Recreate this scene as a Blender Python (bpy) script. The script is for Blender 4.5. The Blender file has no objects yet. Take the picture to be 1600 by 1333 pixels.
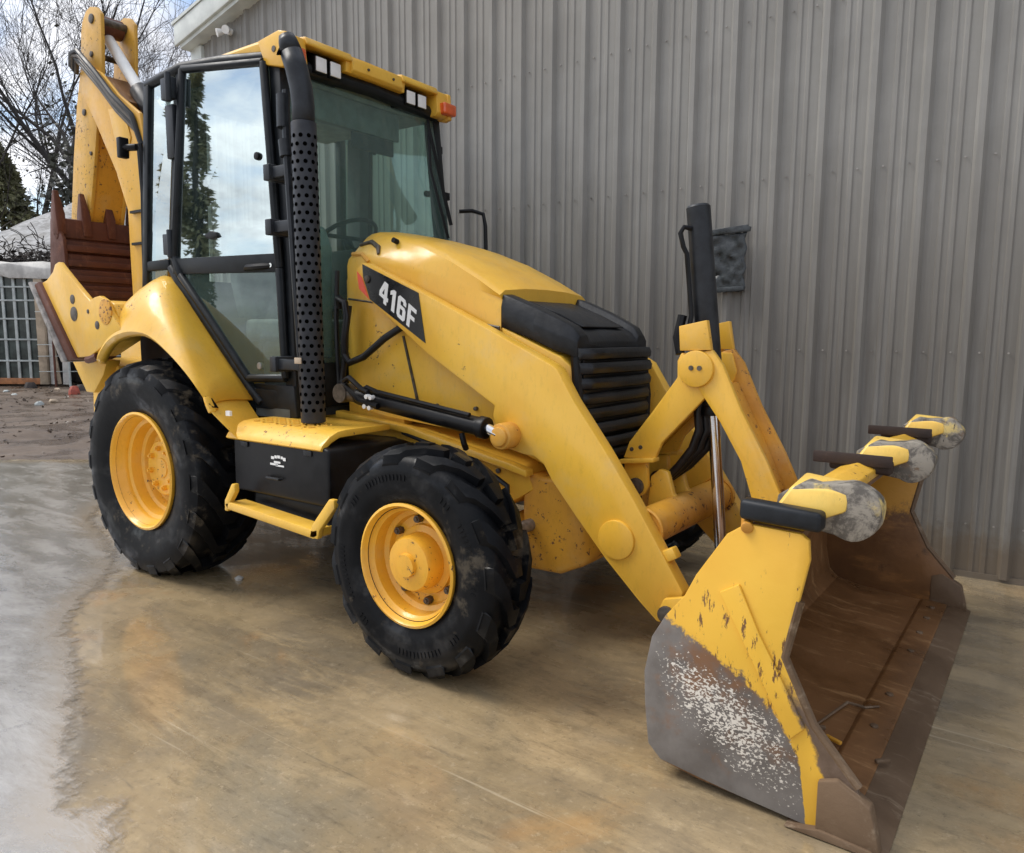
import bpy, bmesh, math, random
from mathutils import Vector, Matrix, noise as mnoise
random.seed(7)
sc = bpy.context.scene
COL = sc.collection
R = math.radians

# ------------------------------------------------------------------ camera
cd = bpy.data.cameras.new('camera'); cam = bpy.data.objects.new('camera', cd); COL.objects.link(cam)
CX, CY, CZ, YAW, PIT, ROL, FPX = 4.2488, -3.2584, 1.4191, 2.20014, -0.1240, 0.00515, 1173.8
d_ = Vector((math.cos(YAW)*math.cos(PIT), math.sin(YAW)*math.cos(PIT), math.sin(PIT)))
r_ = Vector((math.sin(YAW), -math.cos(YAW), 0)); u_ = r_.cross(d_)
r2 = r_*math.cos(ROL)+u_*math.sin(ROL); u2 = -r_*math.sin(ROL)+u_*math.cos(ROL)
cam.matrix_world = Matrix(((r2.x, u2.x, -d_.x, CX), (r2.y, u2.y, -d_.y, CY), (r2.z, u2.z, -d_.z, CZ), (0, 0, 0, 1)))
cd.sensor_width = 36; cd.lens = 36*FPX/1600; cd.clip_start = .05; cd.clip_end = 600
sc.camera = cam

# ------------------------------------------------------------------ sky and sun
SUN_EL, SUN_AZ = R(52), R(205)          # azimuth measured in the XY plane, towards the sun
w = bpy.data.worlds.new('World'); sc.world = w; w.use_nodes = True
nt = w.node_tree; nt.nodes.clear()
out = nt.nodes.new('ShaderNodeOutputWorld'); bg = nt.nodes.new('ShaderNodeBackground')
sky = nt.nodes.new('ShaderNodeTexSky'); sky.sky_type = 'NISHITA'; sky.sun_disc = False
sky.sun_elevation = SUN_EL; sky.sun_rotation = R(90)-SUN_AZ
sky.air_density = 1.0; sky.dust_density = 1.5
tc = nt.nodes.new('ShaderNodeTexCoord'); sep = nt.nodes.new('ShaderNodeSeparateXYZ')
nt.links.new(tc.outputs['Generated'], sep.inputs[0])
mz = nt.nodes.new('ShaderNodeMath'); mz.operation = 'MAXIMUM'; mz.inputs[1].default_value = 0
nt.links.new(sep.outputs['Z'], mz.inputs[0])
az = nt.nodes.new('ShaderNodeMath'); az.operation = 'ADD'; az.inputs[1].default_value = .35
nt.links.new(mz.outputs[0], az.inputs[0])
dv = nt.nodes.new('ShaderNodeVectorMath'); dv.operation = 'DIVIDE'
nt.links.new(tc.outputs['Generated'], dv.inputs[0])
cmb = nt.nodes.new('ShaderNodeCombineXYZ')
for i in range(3): nt.links.new(az.outputs[0], cmb.inputs[i])
nt.links.new(cmb.outputs[0], dv.inputs[1])
n1 = nt.nodes.new('ShaderNodeTexNoise'); n1.inputs['Scale'].default_value = 2.6; n1.inputs['Detail'].default_value = 9; n1.inputs['Roughness'].default_value = .58; n1.inputs['Distortion'].default_value = .35
nt.links.new(dv.outputs[0], n1.inputs['Vector'])
rp = nt.nodes.new('ShaderNodeValToRGB'); rp.color_ramp.elements[0].position = .39; rp.color_ramp.elements[1].position = .53
nt.links.new(n1.outputs['Fac'], rp.inputs[0])
n2 = nt.nodes.new('ShaderNodeTexNoise'); n2.inputs['Scale'].default_value = 3.1; n2.inputs['Detail'].default_value = 7; n2.inputs['Roughness'].default_value = .6
nt.links.new(dv.outputs[0], n2.inputs['Vector'])
rc = nt.nodes.new('ShaderNodeValToRGB')
rc.color_ramp.elements[0].position = .36; rc.color_ramp.elements[0].color = (3.7, 3.85, 4.35, 1)
rc.color_ramp.elements[1].position = .64; rc.color_ramp.elements[1].color = (9.6, 9.7, 10.0, 1)
nt.links.new(n2.outputs['Fac'], rc.inputs[0])
mx = nt.nodes.new('ShaderNodeMix'); mx.data_type = 'RGBA'
nt.links.new(rp.outputs['Color'], mx.inputs['Factor']); nt.links.new(sky.outputs[0], mx.inputs['A']); nt.links.new(rc.outputs['Color'], mx.inputs['B'])
nt.links.new(mx.outputs['Result'], bg.inputs['Color']); bg.inputs['Strength'].default_value = .15
nt.links.new(bg.outputs[0], out.inputs[0])

sl = bpy.data.lights.new('sun', 'SUN'); sun = bpy.data.objects.new('sun', sl); COL.objects.link(sun)
sl.energy = 2.0; sl.angle = R(24); sl.color = (1, .96, .9)
sd = Vector((math.cos(SUN_AZ)*math.cos(SUN_EL), math.sin(SUN_AZ)*math.cos(SUN_EL), math.sin(SUN_EL)))
sun.rotation_euler = sd.to_track_quat('Z', 'Y').to_euler(); sun.location = (0, -6, 12)

sc.render.engine = 'CYCLES'
sc.view_settings.view_transform = 'Standard'; sc.view_settings.look = 'None'
sc.view_settings.exposure = 0.32; sc.view_settings.gamma = 1; sc.view_settings.use_curve_mapping = False
sc.cycles.use_denoising = True
sc.cycles.max_bounces = 8; sc.cycles.transparent_max_bounces = 12

# ------------------------------------------------------------------ materials
class NT:
    """small wrapper for building a material's node graph"""
    def __init__(s, name):
        s.m = bpy.data.materials.new(name); s.m.use_nodes = True
        s.t = s.m.node_tree; s.b = s.t.nodes['Principled BSDF']; s.o = s.t.nodes['Material Output']
        s.tc = s.t.nodes.new('ShaderNodeTexCoord')
    def n(s, typ, **kw):
        x = s.t.nodes.new(typ)
        for k, v in kw.items(): setattr(x, k, v)
        return x
    def put(s, sock, v):
        if isinstance(v, bpy.types.NodeSocket): s.t.links.new(v, sock)
        elif v is not None:
            if isinstance(v, tuple) and len(v) == 3 and sock.type == 'RGBA': v = (*v, 1)
            sock.default_value = v
    def obj(s, scale=(1, 1, 1), rot=(0, 0, 0), loc=(0, 0, 0)):
        mp = s.n('ShaderNodeMapping'); s.t.links.new(s.tc.outputs['Object'], mp.inputs[0])
        mp.inputs['Scale'].default_value = scale; mp.inputs['Rotation'].default_value = rot; mp.inputs['Location'].default_value = loc
        return mp.outputs[0]
    def noise(s, vec, scale, detail=5, rough=.55, dist=0):
        x = s.n('ShaderNodeTexNoise'); s.put(x.inputs['Vector'], vec)
        x.inputs['Scale'].default_value = scale; x.inputs['Detail'].default_value = detail
        x.inputs['Roughness'].default_value = rough; x.inputs['Distortion'].default_value = dist
        return x.outputs['Fac']
    def voro(s, vec, scale, feature='F1'):
        x = s.n('ShaderNodeTexVoronoi', feature=feature); s.put(x.inputs['Vector'], vec); x.inputs['Scale'].default_value = scale
        return x.outputs['Distance']
    def ramp(s, v, a, b, lo=0., hi=1.):
        x = s.n('ShaderNodeMapRange'); x.interpolation_type = 'SMOOTHSTEP'
        s.put(x.inputs[0], v); x.inputs[1].default_value = a; x.inputs[2].default_value = b
        x.inputs[3].default_value = lo; x.inputs[4].default_value = hi
        return x.outputs[0]
    def math(s, op, a, b=None, c=None):
        x = s.n('ShaderNodeMath', operation=op); s.put(x.inputs[0], a)
        if b is not None: s.put(x.inputs[1], b)
        if c is not None: s.put(x.inputs[2], c)
        return x.outputs[0]
    def mix(s, f, a, b):
        x = s.n('ShaderNodeMix', data_type='RGBA'); s.put(x.inputs['Factor'], f); s.put(x.inputs['A'], a); s.put(x.inputs['B'], b)
        return x.outputs['Result']
    def xyz(s):
        x = s.n('ShaderNodeSeparateXYZ'); s.t.links.new(s.tc.outputs['Object'], x.inputs[0]); return x.outputs
    def bump(s, h, dist=.01, st=1.):
        x = s.n('ShaderNodeBump'); x.inputs['Distance'].default_value = dist; x.inputs['Strength'].default_value = st
        s.put(x.inputs['Height'], h); s.t.links.new(x.outputs[0], s.b.inputs['Normal'])
    def set(s, **kw):
        names = dict(col='Base Color', rough='Roughness', metal='Metallic', spec='Specular IOR Level', coat='Coat Weight', crough='Coat Roughness', ior='IOR', alpha='Alpha')
        for k, v in kw.items(): s.put(s.b.inputs[names[k]], v)
        return s.m

def paint(name, base, alt, rough=.36, chips=.0, chipcol=(.10, .045, .02), grime=.25, coat=.22):
    s = NT(name); o = s.obj()
    f = s.ramp(s.noise(o, 2.2, 6, .6), .35, .7)
    c = s.mix(f, base, alt)
    g = s.ramp(s.noise(s.obj((1, 1, .25)), 7., 8, .7), .52, .78, 0, grime)
    c = s.mix(g, c, tuple(v*.45 for v in base))
    fine = s.noise(s.obj((1, 1, .4)), 55, 8, .75); c = s.mix(s.ramp(fine, .50, .72, 0, .30), c, tuple(v*.55 for v in base))
    dust = s.noise(s.obj(loc=(9, 4, 2)), 3.4, 8, .68); c = s.mix(s.ramp(dust, .52, .72, 0, .28), c, (.62, .46, .22))
    scr = s.noise(s.obj((14, 14, 1.5), (0, R(35), 0)), 3.0, 4, .7); c = s.mix(s.ramp(scr, .715, .745, 0, .5), c, (.26, .13, .03))
    h = s.noise(o, 5, 3)
    rr = s.ramp(s.noise(o, 9, 6, .6), .3, .7, rough-.08, rough+.16)
    if chips > 0:
        k = s.noise(o, 34, 9, .70); big = s.noise(o, 2.6, 4, .6)
        k2 = s.math('ADD', k, s.math('MULTIPLY', s.math('SUBTRACT', big, .5), .5))
        ch = s.ramp(k2, .70-chips, .73-chips)
        cc = s.mix(s.noise(o, 30, 4), chipcol, tuple(v*2.2 for v in chipcol))
        c = s.mix(ch, c, cc); rr = s.math('ADD', rr, s.math('MULTIPLY', ch, .25))
        h = s.math('SUBTRACT', h, ch)
    s.bump(h, .003, .35)
    return s.set(col=c, rough=rr, coat=coat, crough=.12)

def plain(name, col, rough=.5, metal=0., var=.25, scale=12, bump=.0, coat=0., spec=.5):
    s = NT(name); o = s.obj(); n = s.noise(o, scale, 6, .6)
    c = s.mix(s.ramp(n, .3, .7), tuple(v*(1-var) for v in col), tuple(min(1, v*(1+var)) for v in col))
    if bump: s.bump(s.noise(o, scale*5, 5), bump, .5)
    return s.set(col=c, rough=s.ramp(n, .3, .7, max(.03, rough-.08), rough+.08), metal=metal, coat=coat, spec=spec)

YB, YA = (.80, .470, .050), (.75, .412, .040)
M = {}
M['yellow'] = paint('yellow_paint', YB, YA, .36, .015, grime=.22)
M['yellow_worn'] = paint('worn_yellow_paint', YB, YA, .40, .045, grime=.3)
M['yellow_rust'] = paint('rusty_yellow_paint', (.74, .37, .035), (.50, .22, .03), .48, .10, grime=.45, coat=.1)
M['yellow_grime'] = paint('grimy_yellow_paint', (.72, .40, .05), (.55, .30, .05), .45, .075, (.09, .05, .025), grime=.65, coat=.1)
M['yellow_boom'] = paint('weathered_boom_paint', (.78, .43, .05), (.66, .35, .05), .42, .05, (.09, .05, .025), grime=.5, coat=.1)
M['yellow_rim'] = paint('wheel_yellow_paint', (.86, .46, .035), (.76, .38, .03), .38, .05, (.06, .03, .015), grime=.4)
M['black'] = plain('black_paint', (.007, .007, .008), .40, var=.4, spec=.22)
M['blackplastic'] = plain('black_plastic', (.012, .013, .015), .40, var=.5, bump=.002, spec=.32)
M['darkgrey'] = plain('charcoal_steel', (.022, .025, .030), .42, var=.35, spec=.3)
M['cabframe'] = plain('cab_frame_paint', (.010, .012, .014), .40, var=.35, spec=.25)
M['hose'] = plain('rubber_hose', (.008, .008, .009), .42, var=.4, spec=.35)
M['chrome'] = plain('chrome_rod', (.62, .62, .63), .16, 1., .08)
M['steel'] = plain('bare_steel', (.28, .26, .24), .45, .6, .4, 20)
M['pinsteel'] = plain('greasy_pin', (.10, .085, .07), .45, .5, .4, 30)
M['guardgrey'] = plain('dark_grey_guard', (.026, .028, .034), .45, var=.3, spec=.3)
M['white'] = plain('white_paint', (.78, .78, .76), .5, var=.06)
M['lens'] = plain('lamp_lens', (.86, .87, .88), .12, var=.05, coat=.6)
M['orange'] = plain('orange_lens', (.72, .11, .015), .2, var=.15, coat=.6)
M['hole'] = plain('dark_hole', (.0015, .0015, .0015), .9, var=.1, spec=.0)
M['red'] = plain('red_decal', (.78, .09, .04), .4, var=.1)
M['decal'] = plain('black_decal', (.008, .008, .009), .3, var=.2)
M['interior'] = plain('cab_interior', (.055, .062, .060), .7, var=.3)
M['seat'] = plain('seat_fabric', (.13, .145, .14), .8, var=.3)
M['headliner'] = plain('headliner', (.22, .25, .24), .85, var=.2)
M['rubber_bar'] = plain('black_bar', (.010, .012, .015), .42, var=.5, spec=.3)

def rubber():
    s = NT('tyre_rubber'); o = s.obj()
    n = s.noise(o, 6, 8, .65); k = s.noise(o, 24, 6)
    c = s.mix(s.ramp(n, .35, .75), (.0035, .004, .005), (.009, .0095, .011))
    mud = s.ramp(s.math('ADD', s.noise(o, 4, 6, .7), s.math('MULTIPLY', k, .25)), .685, .80, 0, .8)
    c = s.mix(mud, c, (.075, .062, .045))
    s.bump(k, .003, .35)
    return s.set(col=c, rough=s.ramp(n, .3, .7, .35, .6), spec=.12, coat=s.ramp(s.noise(s.obj(loc=(3, 3, 3)), 5, 6, .65), .50, .68, 0, .6), crough=.14)
M['tyre'] = rubber()

def rusty(name, a, b, c3, rough=.4):
    s = NT(name); o = s.obj()
    n = s.noise(o, 2.4, 9, .65, .3); k = s.noise(s.obj((1, 1, 1)), 11, 8, .7)
    c = s.mix(s.ramp(n, .35, .65), a, b); c = s.mix(s.ramp(k, .58, .75), c, c3)
    stk = s.noise(s.obj((1, 5, 2), (0, 0, R(25))), 3.2, 8, .7); c = s.mix(s.ramp(stk, .54, .70, 0, .6), c, tuple(min(1, v*1.35) for v in c3))
    s.bump(s.noise(o, 40, 6, .7), .004, .4)
    return s.set(col=c, rough=s.ramp(n, .35, .7, rough-.08, rough+.25), metal=.0, spec=.32)
M['rust'] = rusty('rusty_steel', (.130, .060, .023), (.225, .108, .042), (.33, .19, .085), .34)
M['rustdark'] = rusty('dark_rust', (.125, .042, .024), (.08, .030, .019), (.17, .07, .04), .5)
M['bar_rust'] = rusty('dark_bar_rust', (.052, .030, .022), (.030, .022, .020), (.085, .055, .04), .5)
M['edge'] = rusty('worn_edge_steel', (.105, .064, .036), (.160, .104, .062), (.27, .205, .14), .5)
def palemat():
    s = NT('chipped_pale_steel'); o = s.obj(); n = s.noise(o, 16, 9, .72, .4); k = s.noise(o, 9, 6, .65)
    c = s.mix(s.ramp(n, .43, .57), (.10, .088, .075), (.29, .26, .215))
    c = s.mix(s.ramp(k, .56, .66), c, (.16, .10, .06)); c = s.mix(s.ramp(s.noise(s.obj(loc=(4, 2, 1)), 7, 6, .6), .56, .64), c, (.66, .50, .18))
    c = s.mix(s.ramp(s.noise(s.obj((3, 1, 1), (0, R(30), 0)), 22, 6, .7), .62, .68), c, (.05, .04, .035))
    s.bump(n, .006, .5); return s.set(col=c, rough=.55)
M['pale_worn'] = palemat()
M['yellow_hook'] = paint('pale_yellow_hook_paint', (.86, .60, .13), (.80, .46, .06), .42, .07, grime=.3)

def bucket_side():
    """outer face of the bucket: yellow above, paint worn to grey steel low at the back, brown along the lip, pale chips between"""
    s = NT('bucket_side_paint'); o = s.obj(); X, Y, Z = s.xyz()
    nz = s.noise(o, 11, 10, .78); nn = s.math('SUBTRACT', nz, .5)
    y = s.mix(s.ramp(s.noise(o, 2, 5), .35, .7), YB, YA)
    scr = s.noise(s.obj((5, 1, 1.2), (0, R(52), 0)), 7, 9, .75)
    y = s.mix(s.ramp(s.math('ADD', scr, s.math('MULTIPLY', s.noise(o, 3, 3), .3)), .745, .775), y, (.16, .075, .03))
    grey = s.mix(s.ramp(s.noise(o, 4, 7, .65), .35, .7), (.118, .105, .096), (.205, .190, .178))
    grey = s.mix(s.ramp(s.noise(o, 3.1, 6, .68), .52, .66, 0, .9), grey, (.20, .095, .042))
    brown = s.mix(s.ramp(nz, .35, .7), (.115, .075, .05), (.19, .13, .095))
    def pw(v, pts):
        acc = pts[0][1]
        for (xa, za), (xb, zb) in zip(pts, pts[1:]):
            q = s.n('ShaderNodeMapRange'); q.clamp = True; s.put(q.inputs[0], v)
            for k, val in zip((1, 2, 3, 4), (xa, xb, 0, zb-za)): q.inputs[k].default_value = val
            acc = s.math('ADD', acc, q.outputs[0])
        return acc
    # below this line the paint is gone
    line = s.math('SUBTRACT', pw(X, [(3.20, .575), (3.304, .545), (3.433, .470), (3.555, .405), (3.643, .350), (3.702, .251), (3.732, .183), (3.757, .0), (3.90, -1.2)]), Z)
    mg = s.ramp(s.math('ADD', line, s.math('MULTIPLY', nn, .17)), -.008, .010)
    c = s.mix(mg, y, grey)
    # and along the lip it is brown, leaving a bent yellow streak between
    line2 = s.math('SUBTRACT', X, pw(Z, [(.0, 3.806), (.16, 3.80), (.194, 3.785), (.286, 3.745), (.388, 3.690), (.474, 3.650), (.60, 3.60)]))
    mb = s.ramp(s.math('ADD', line2, s.math('MULTIPLY', nn, .07)), -.006, .010)
    low = s.ramp(s.math('ADD', Z, s.math('MULTIPLY', nn, .25)), .47, .36)
    c = s.mix(s.math('MULTIPLY', mb, low), c, brown)
    # pale chips
    ex = s.math('DIVIDE', s.math('SUBTRACT', X, 3.525), .20); ez = s.math('DIVIDE', s.math('SUBTRACT', s.math('ADD', Z, s.math('MULTIPLY', s.math('SUBTRACT', X, 3.50), .50)), .268), .115)
    el = s.math('ADD', s.math('MULTIPLY', ex, ex), s.math('MULTIPLY', ez, ez))
    v2 = s.noise(s.obj((1, 1, 1.5), (0, R(25), 0)), 88, 3, .6, .4)
    thin = s.math('ADD', s.math('MULTIPLY', el, .11), s.math('MULTIPLY', s.math('SUBTRACT', s.noise(o, 9, 5, .6), .5), .16))
    fl = s.ramp(s.math('SUBTRACT', v2, thin), .483, .505)
    c = s.mix(s.math('MULTIPLY', fl, mg), c, (.68, .64, .57))
    s.bump(s.math('ADD', s.math('MULTIPLY', mg, -1), s.noise(o, 30, 6)), .002, .4)
    return s.set(col=c, rough=s.ramp(nz, .3, .7, .34, .55))
M['bucket_side'] = bucket_side()

def bucket_inside():
    s = NT('bucket_inside_paint'); o = s.obj(); X, Y, Z = s.xyz(); nz = s.noise(o, 6, 9, .7); nn = s.math('SUBTRACT', nz, .5)
    rust = s.mix(s.ramp(s.noise(o, 2.4, 8, .65), .35, .65), (.135, .062, .024), (.225, .108, .042))
    rust = s.mix(s.ramp(s.noise(o, 5, 6, .6), .6, .75), rust, (.045, .03, .02))
    y = (.55, .27, .035)
    up = s.ramp(s.math('ADD', s.math('ADD', Z, s.math('MULTIPLY', X, -.55)), s.math('MULTIPLY', nn, .55)), -1.53, -1.45)
    stk = s.noise(s.obj((1, 6, 3), (0, 0, R(20))), 3.0, 8, .7); rust = s.mix(s.ramp(stk, .52, .70, 0, .7), rust, (.36, .17, .055)); rust = s.mix(s.ramp(nz, .60, .70, 0, .7), rust, (.05, .028, .016))
    c = s.mix(up, rust, y)
    s.bump(s.noise(o, 34, 6, .7), .004, .4)
    return s.set(col=c, rough=s.ramp(nz, .3, .7, .30, .55))
M['bucket_inside'] = bucket_inside()

def glass(name, tint, ior, clear=.75):
    s = NT(name); s.t.nodes.remove(s.b)
    tr = s.n('ShaderNodeBsdfTransparent'); tr.inputs[0].default_value = (*tint, 1)
    gl = s.n('ShaderNodeBsdfGlossy'); gl.inputs['Roughness'].default_value = .015; gl.inputs[0].default_value = (.86, .97, .98, 1)
    nz = s.noise(s.obj(), .9, 2, .5); b = s.n('ShaderNodeBump'); b.inputs['Distance'].default_value = .02; b.inputs['Strength'].default_value = .06
    s.put(b.inputs['Height'], nz); s.t.links.new(b.outputs[0], gl.inputs['Normal'])
    fr = s.n('ShaderNodeFresnel'); fr.inputs[0].default_value = ior
    df = s.n('ShaderNodeBsdfDiffuse'); df.inputs[0].default_value = (.31, .42, .385, 1)
    m0 = s.n('ShaderNodeMixShader'); m0.inputs[0].default_value = 1-clear
    s.t.links.new(tr.outputs[0], m0.inputs[1]); s.t.links.new(df.outputs[0], m0.inputs[2])
    geo = s.n('ShaderNodeNewGeometry')          # the rear face of a pane does not mirror again
    m1 = s.n('ShaderNodeMixShader'); s.t.links.new(s.math('MULTIPLY', fr.outputs[0], s.math('SUBTRACT', 1., geo.outputs['Backfacing'])), m1.inputs[0]); s.t.links.new(m0.outputs[0], m1.inputs[1]); s.t.links.new(gl.outputs[0], m1.inputs[2])
    s.t.links.new(m1.outputs[0], s.o.inputs[0])
    return s.m
M['glass_side'] = glass('side_glass', (.76, .86, .84), 6.5, .97)
M['glass_low'] = glass('lower_glass', (.80, .90, .86), 1.75, .93)
M['glass_front'] = glass('windscreen_glass', (.80, .905, .87), 1.5, .90)

def wallmat():
    s = NT('grey_metal_siding'); o = s.obj(); X, Y, Z = s.xyz()
    n = s.noise(o, 1.3, 7, .6); st = s.noise(s.obj((9, 9, .35)), 2.0, 8, .7); fn = s.noise(s.obj((60, 60, 3)), 1.5, 4)
    c = s.mix(s.ramp(n, .3, .7), (.240, .234, .218), (.302, .296, .279))
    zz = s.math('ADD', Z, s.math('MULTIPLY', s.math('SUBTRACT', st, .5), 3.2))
    dirt_shade = s.ramp(zz, 2.9, 1.3, 0, .85)  # streaky dirt, plus the wall's shading towards the ground painted into the colour
    c = s.mix(s.math('MULTIPLY', dirt_shade, s.ramp(st, .3, .6, .5, 1)), c, (.135, .122, .104))
    c = s.mix(s.ramp(fn, .35, .75, 0, .22), c, (.22, .205, .185))
    sp = s.noise(o, 11, 9, .75); c = s.mix(s.ramp(sp, .735, .78, 0, .6), c, (.52, .50, .47))
    c = s.mix(s.ramp(s.noise(s.obj(loc=(3, 1, 8)), 9, 8, .7), .74, .79, 0, .5), c, (.14, .125, .11))
    spl = s.ramp(s.math('ADD', Z, s.math('MULTIPLY', s.noise(o, 6, 8, .75), -.7)), .02, -.24, 0, .75); c = s.mix(spl, c, (.13, .098, .066))
    s.bump(s.math('ADD', s.noise(o, 3, 3), s.math('MULTIPLY', sp, .15)), .006, .35)
    return s.set(col=c, rough=s.ramp(st, .3, .7, .48, .62), spec=.3)
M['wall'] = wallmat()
M['trim'] = plain('white_trim', (.62, .65, .62), .5, var=.12, scale=5)
M['tape'] = plain('black_tape', (.030, .035, .038), .35, var=.5, scale=25, bump=.004)

def concrete():
    s = NT('wet_concrete'); o = s.obj()
    stv = s.obj((1, 4.5, 1), (0, 0, R(-62)))
    n1 = s.noise(o, .62, 8, .62, .5); n2 = s.noise(stv, 1.3, 9, .70, .4); n3 = s.noise(o, 8, 10, .74); n4 = s.noise(s.obj(loc=(3, 7, 0)), 1.3, 7, .62, .7)
    c = s.mix(s.ramp(n1, .36, .62), (.190, .150, .098), (.330, .245, .135))
    c = s.mix(s.ramp(n2, .44, .66, 0, .85), c, (.43, .325, .185))
    c = s.mix(s.ramp(n4, .50, .72, 0, .5), c, (.215, .192, .145))
    c = s.mix(s.ramp(s.noise(s.obj(loc=(5, 2, 0)), 1.0, 6, .62, .4), .57, .70, 0, .6), c, (.40, .215, .075))
    c = s.mix(s.ramp(s.noise(stv, 3.4, 8, .72), .53, .72, 0, .65), c, (.115, .092, .062))
    c = s.mix(s.ramp(n3, .46, .70, 0, .45), c, (.135, .106, .066))
    c = s.mix(s.ramp(s.noise(o, 30, 8, .75), .54, .68, 0, .45), c, (.50, .40, .26)); c = s.mix(s.ramp(s.noise(s.obj(loc=(2, 6, 0)), 46, 8, .75), .55, .68, 0, .5), c, (.09, .07, .045))
    vd = s.voro(o, 2.3); sp = s.ramp(s.math('ADD', vd, s.math('MULTIPLY', n3, .04)), .065, .045)
    c = s.mix(s.math('MULTIPLY', sp, .65), c, (.035, .028, .02))
    sc1 = s.noise(s.obj((.5, 24, 1), (0, 0, R(-48))), 1.0, 3, .6); c = s.mix(s.ramp(sc1, .66, .71, 0, .45), c, (.55, .46, .32))
    sc2 = s.noise(s.obj((.6, 30, 1), (0, 0, R(12))), 1.0, 3, .6); c = s.mix(s.ramp(sc2, .69, .73, 0, .35), c, (.10, .08, .055))
    s.bump(s.math('ADD', s.math('MULTIPLY', n3, .6), s.math('MULTIPLY', n2, .8)), .008, .45)
    wet = s.math('ADD', n4, s.math('MULTIPLY', s.math('SUBTRACT', n2, .5), .6))
    return s.set(col=c, rough=s.ramp(wet, .34, .60, .42, .16), spec=.5, coat=s.ramp(wet, .40, .56, .25, 1.0), crough=s.ramp(n3, .35, .7, .05, .16))
M['concrete'] = concrete()

def puddle():
    s = NT('puddle_water'); o = s.obj()
    stv = s.obj((1, 3, 1), (0, 0, R(-62)))
    n = s.noise(stv, 1.6, 8, .66, .3); n2 = s.noise(o, 11, 9, .74); n3 = s.noise(o, 1.1, 5, .6, .4)
    c = s.mix(s.ramp(n, .38, .64), (.165, .142, .108), (.33, .305, .265))
    c = s.mix(s.ramp(n2, .52, .70, 0, .4), c, (.42, .395, .35)); c = s.mix(s.ramp(n2, .44, .32, 0, .55), c, (.07, .058, .044))
    s.bump(s.math('ADD', s.noise(s.obj((1, 4, 1), (0, 0, R(-62))), 5, 6, .65), s.math('MULTIPLY', n2, .4)), .012, .16)
    deep = s.ramp(n3, .40, .58)
    at_ = s.n('ShaderNodeAttribute', attribute_name='depth')
    c = s.mix(s.ramp(s.math('ADD', at_.outputs['Fac'], s.math('MULTIPLY', s.math('SUBTRACT', n, .5), .35)), .0, .24), (.25, .19, .115), c)
    al = s.ramp(s.math('ADD', at_.outputs['Fac'], s.math('MULTIPLY', s.math('SUBTRACT', s.noise(o, 13, 8, .72), .5), .26)), -.02, .075)
    s.put(s.b.inputs['Alpha'], al)
    return s.set(col=c, rough=s.math('ADD', s.math('MULTIPLY', deep, .13), s.ramp(n2, .4, .7, .02, .12)), ior=3.7)
M['water'] = puddle()
M['water2'] = plain('muddy_water', (.12, .10, .085), .10, var=.3, scale=3, bump=.002)

def mud():
    s = NT('mud'); o = s.obj(); n = s.noise(o, .8, 9, .65); k = s.noise(o, 6, 8, .7)
    c = s.mix(s.ramp(n, .35, .68), (.082, .056, .037), (.145, .106, .076)); c = s.mix(s.ramp(k, .5, .75, 0, .7), c, (.05, .036, .028))
    s.bump(s.math('ADD', n, s.math('MULTIPLY', k, .4)), .06, .7)
    return s.set(col=c, rough=s.ramp(s.noise(o, 1.4, 4), .42, .58, .20, .75))
M['mud'] = mud()
M['bark'] = plain('bark', (.060, .052, .047), .85, var=.4, scale=9, bump=.01)
M['barkdark'] = plain('dark_bark', (.030, .027, .025), .9, var=.4, scale=9, bump=.01)
M['needles'] = plain('evergreen_leaves', (.19, .19, .10), .7, var=.5, scale=1.3)
M['ivy'] = plain('ivy_leaves', (.050, .052, .038), .6, var=.55, scale=1.7)
M['drygrass'] = plain('dry_vines', (.050, .042, .036), .9, var=.5, scale=2)
def tarpmat():
    s = NT('grey_tarp'); o = s.obj((1, 1, 1)); n = s.noise(s.obj((1.2, 1.2, 3.4)), 1.7, 8, .7, .8)
    c = s.mix(s.ramp(n, .36, .64), (.13, .128, .125), (.33, .335, .34)); s.bump(n, .08, .5)
    return s.set(col=c, rough=.55)
M['tarp'] = tarpmat()
M['beige'] = plain('weathered_timber', (.42, .33, .235), .75, var=.25, scale=4)
M['oldwhite'] = plain('old_white_paint', (.56, .54, .50), .7, var=.22, scale=4)
M['paleframe'] = plain('pale_window_bars', (.44, .47, .45), .6, var=.2, scale=4)
M['dirtyglass'] = plain('dirty_pane', (.045, .058, .052), .14, var=.6, scale=2.5)
M['shedwall'] = plain('dark_shed_wall', (.05, .04, .035), .8, var=.5, scale=3)
M['orangewood'] = plain('orange_brown_board', (.36, .15, .06), .7, var=.3, scale=6)
M['redscrap'] = plain('red_scrap', (.36, .075, .045), .6, var=.3, scale=8)

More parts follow.
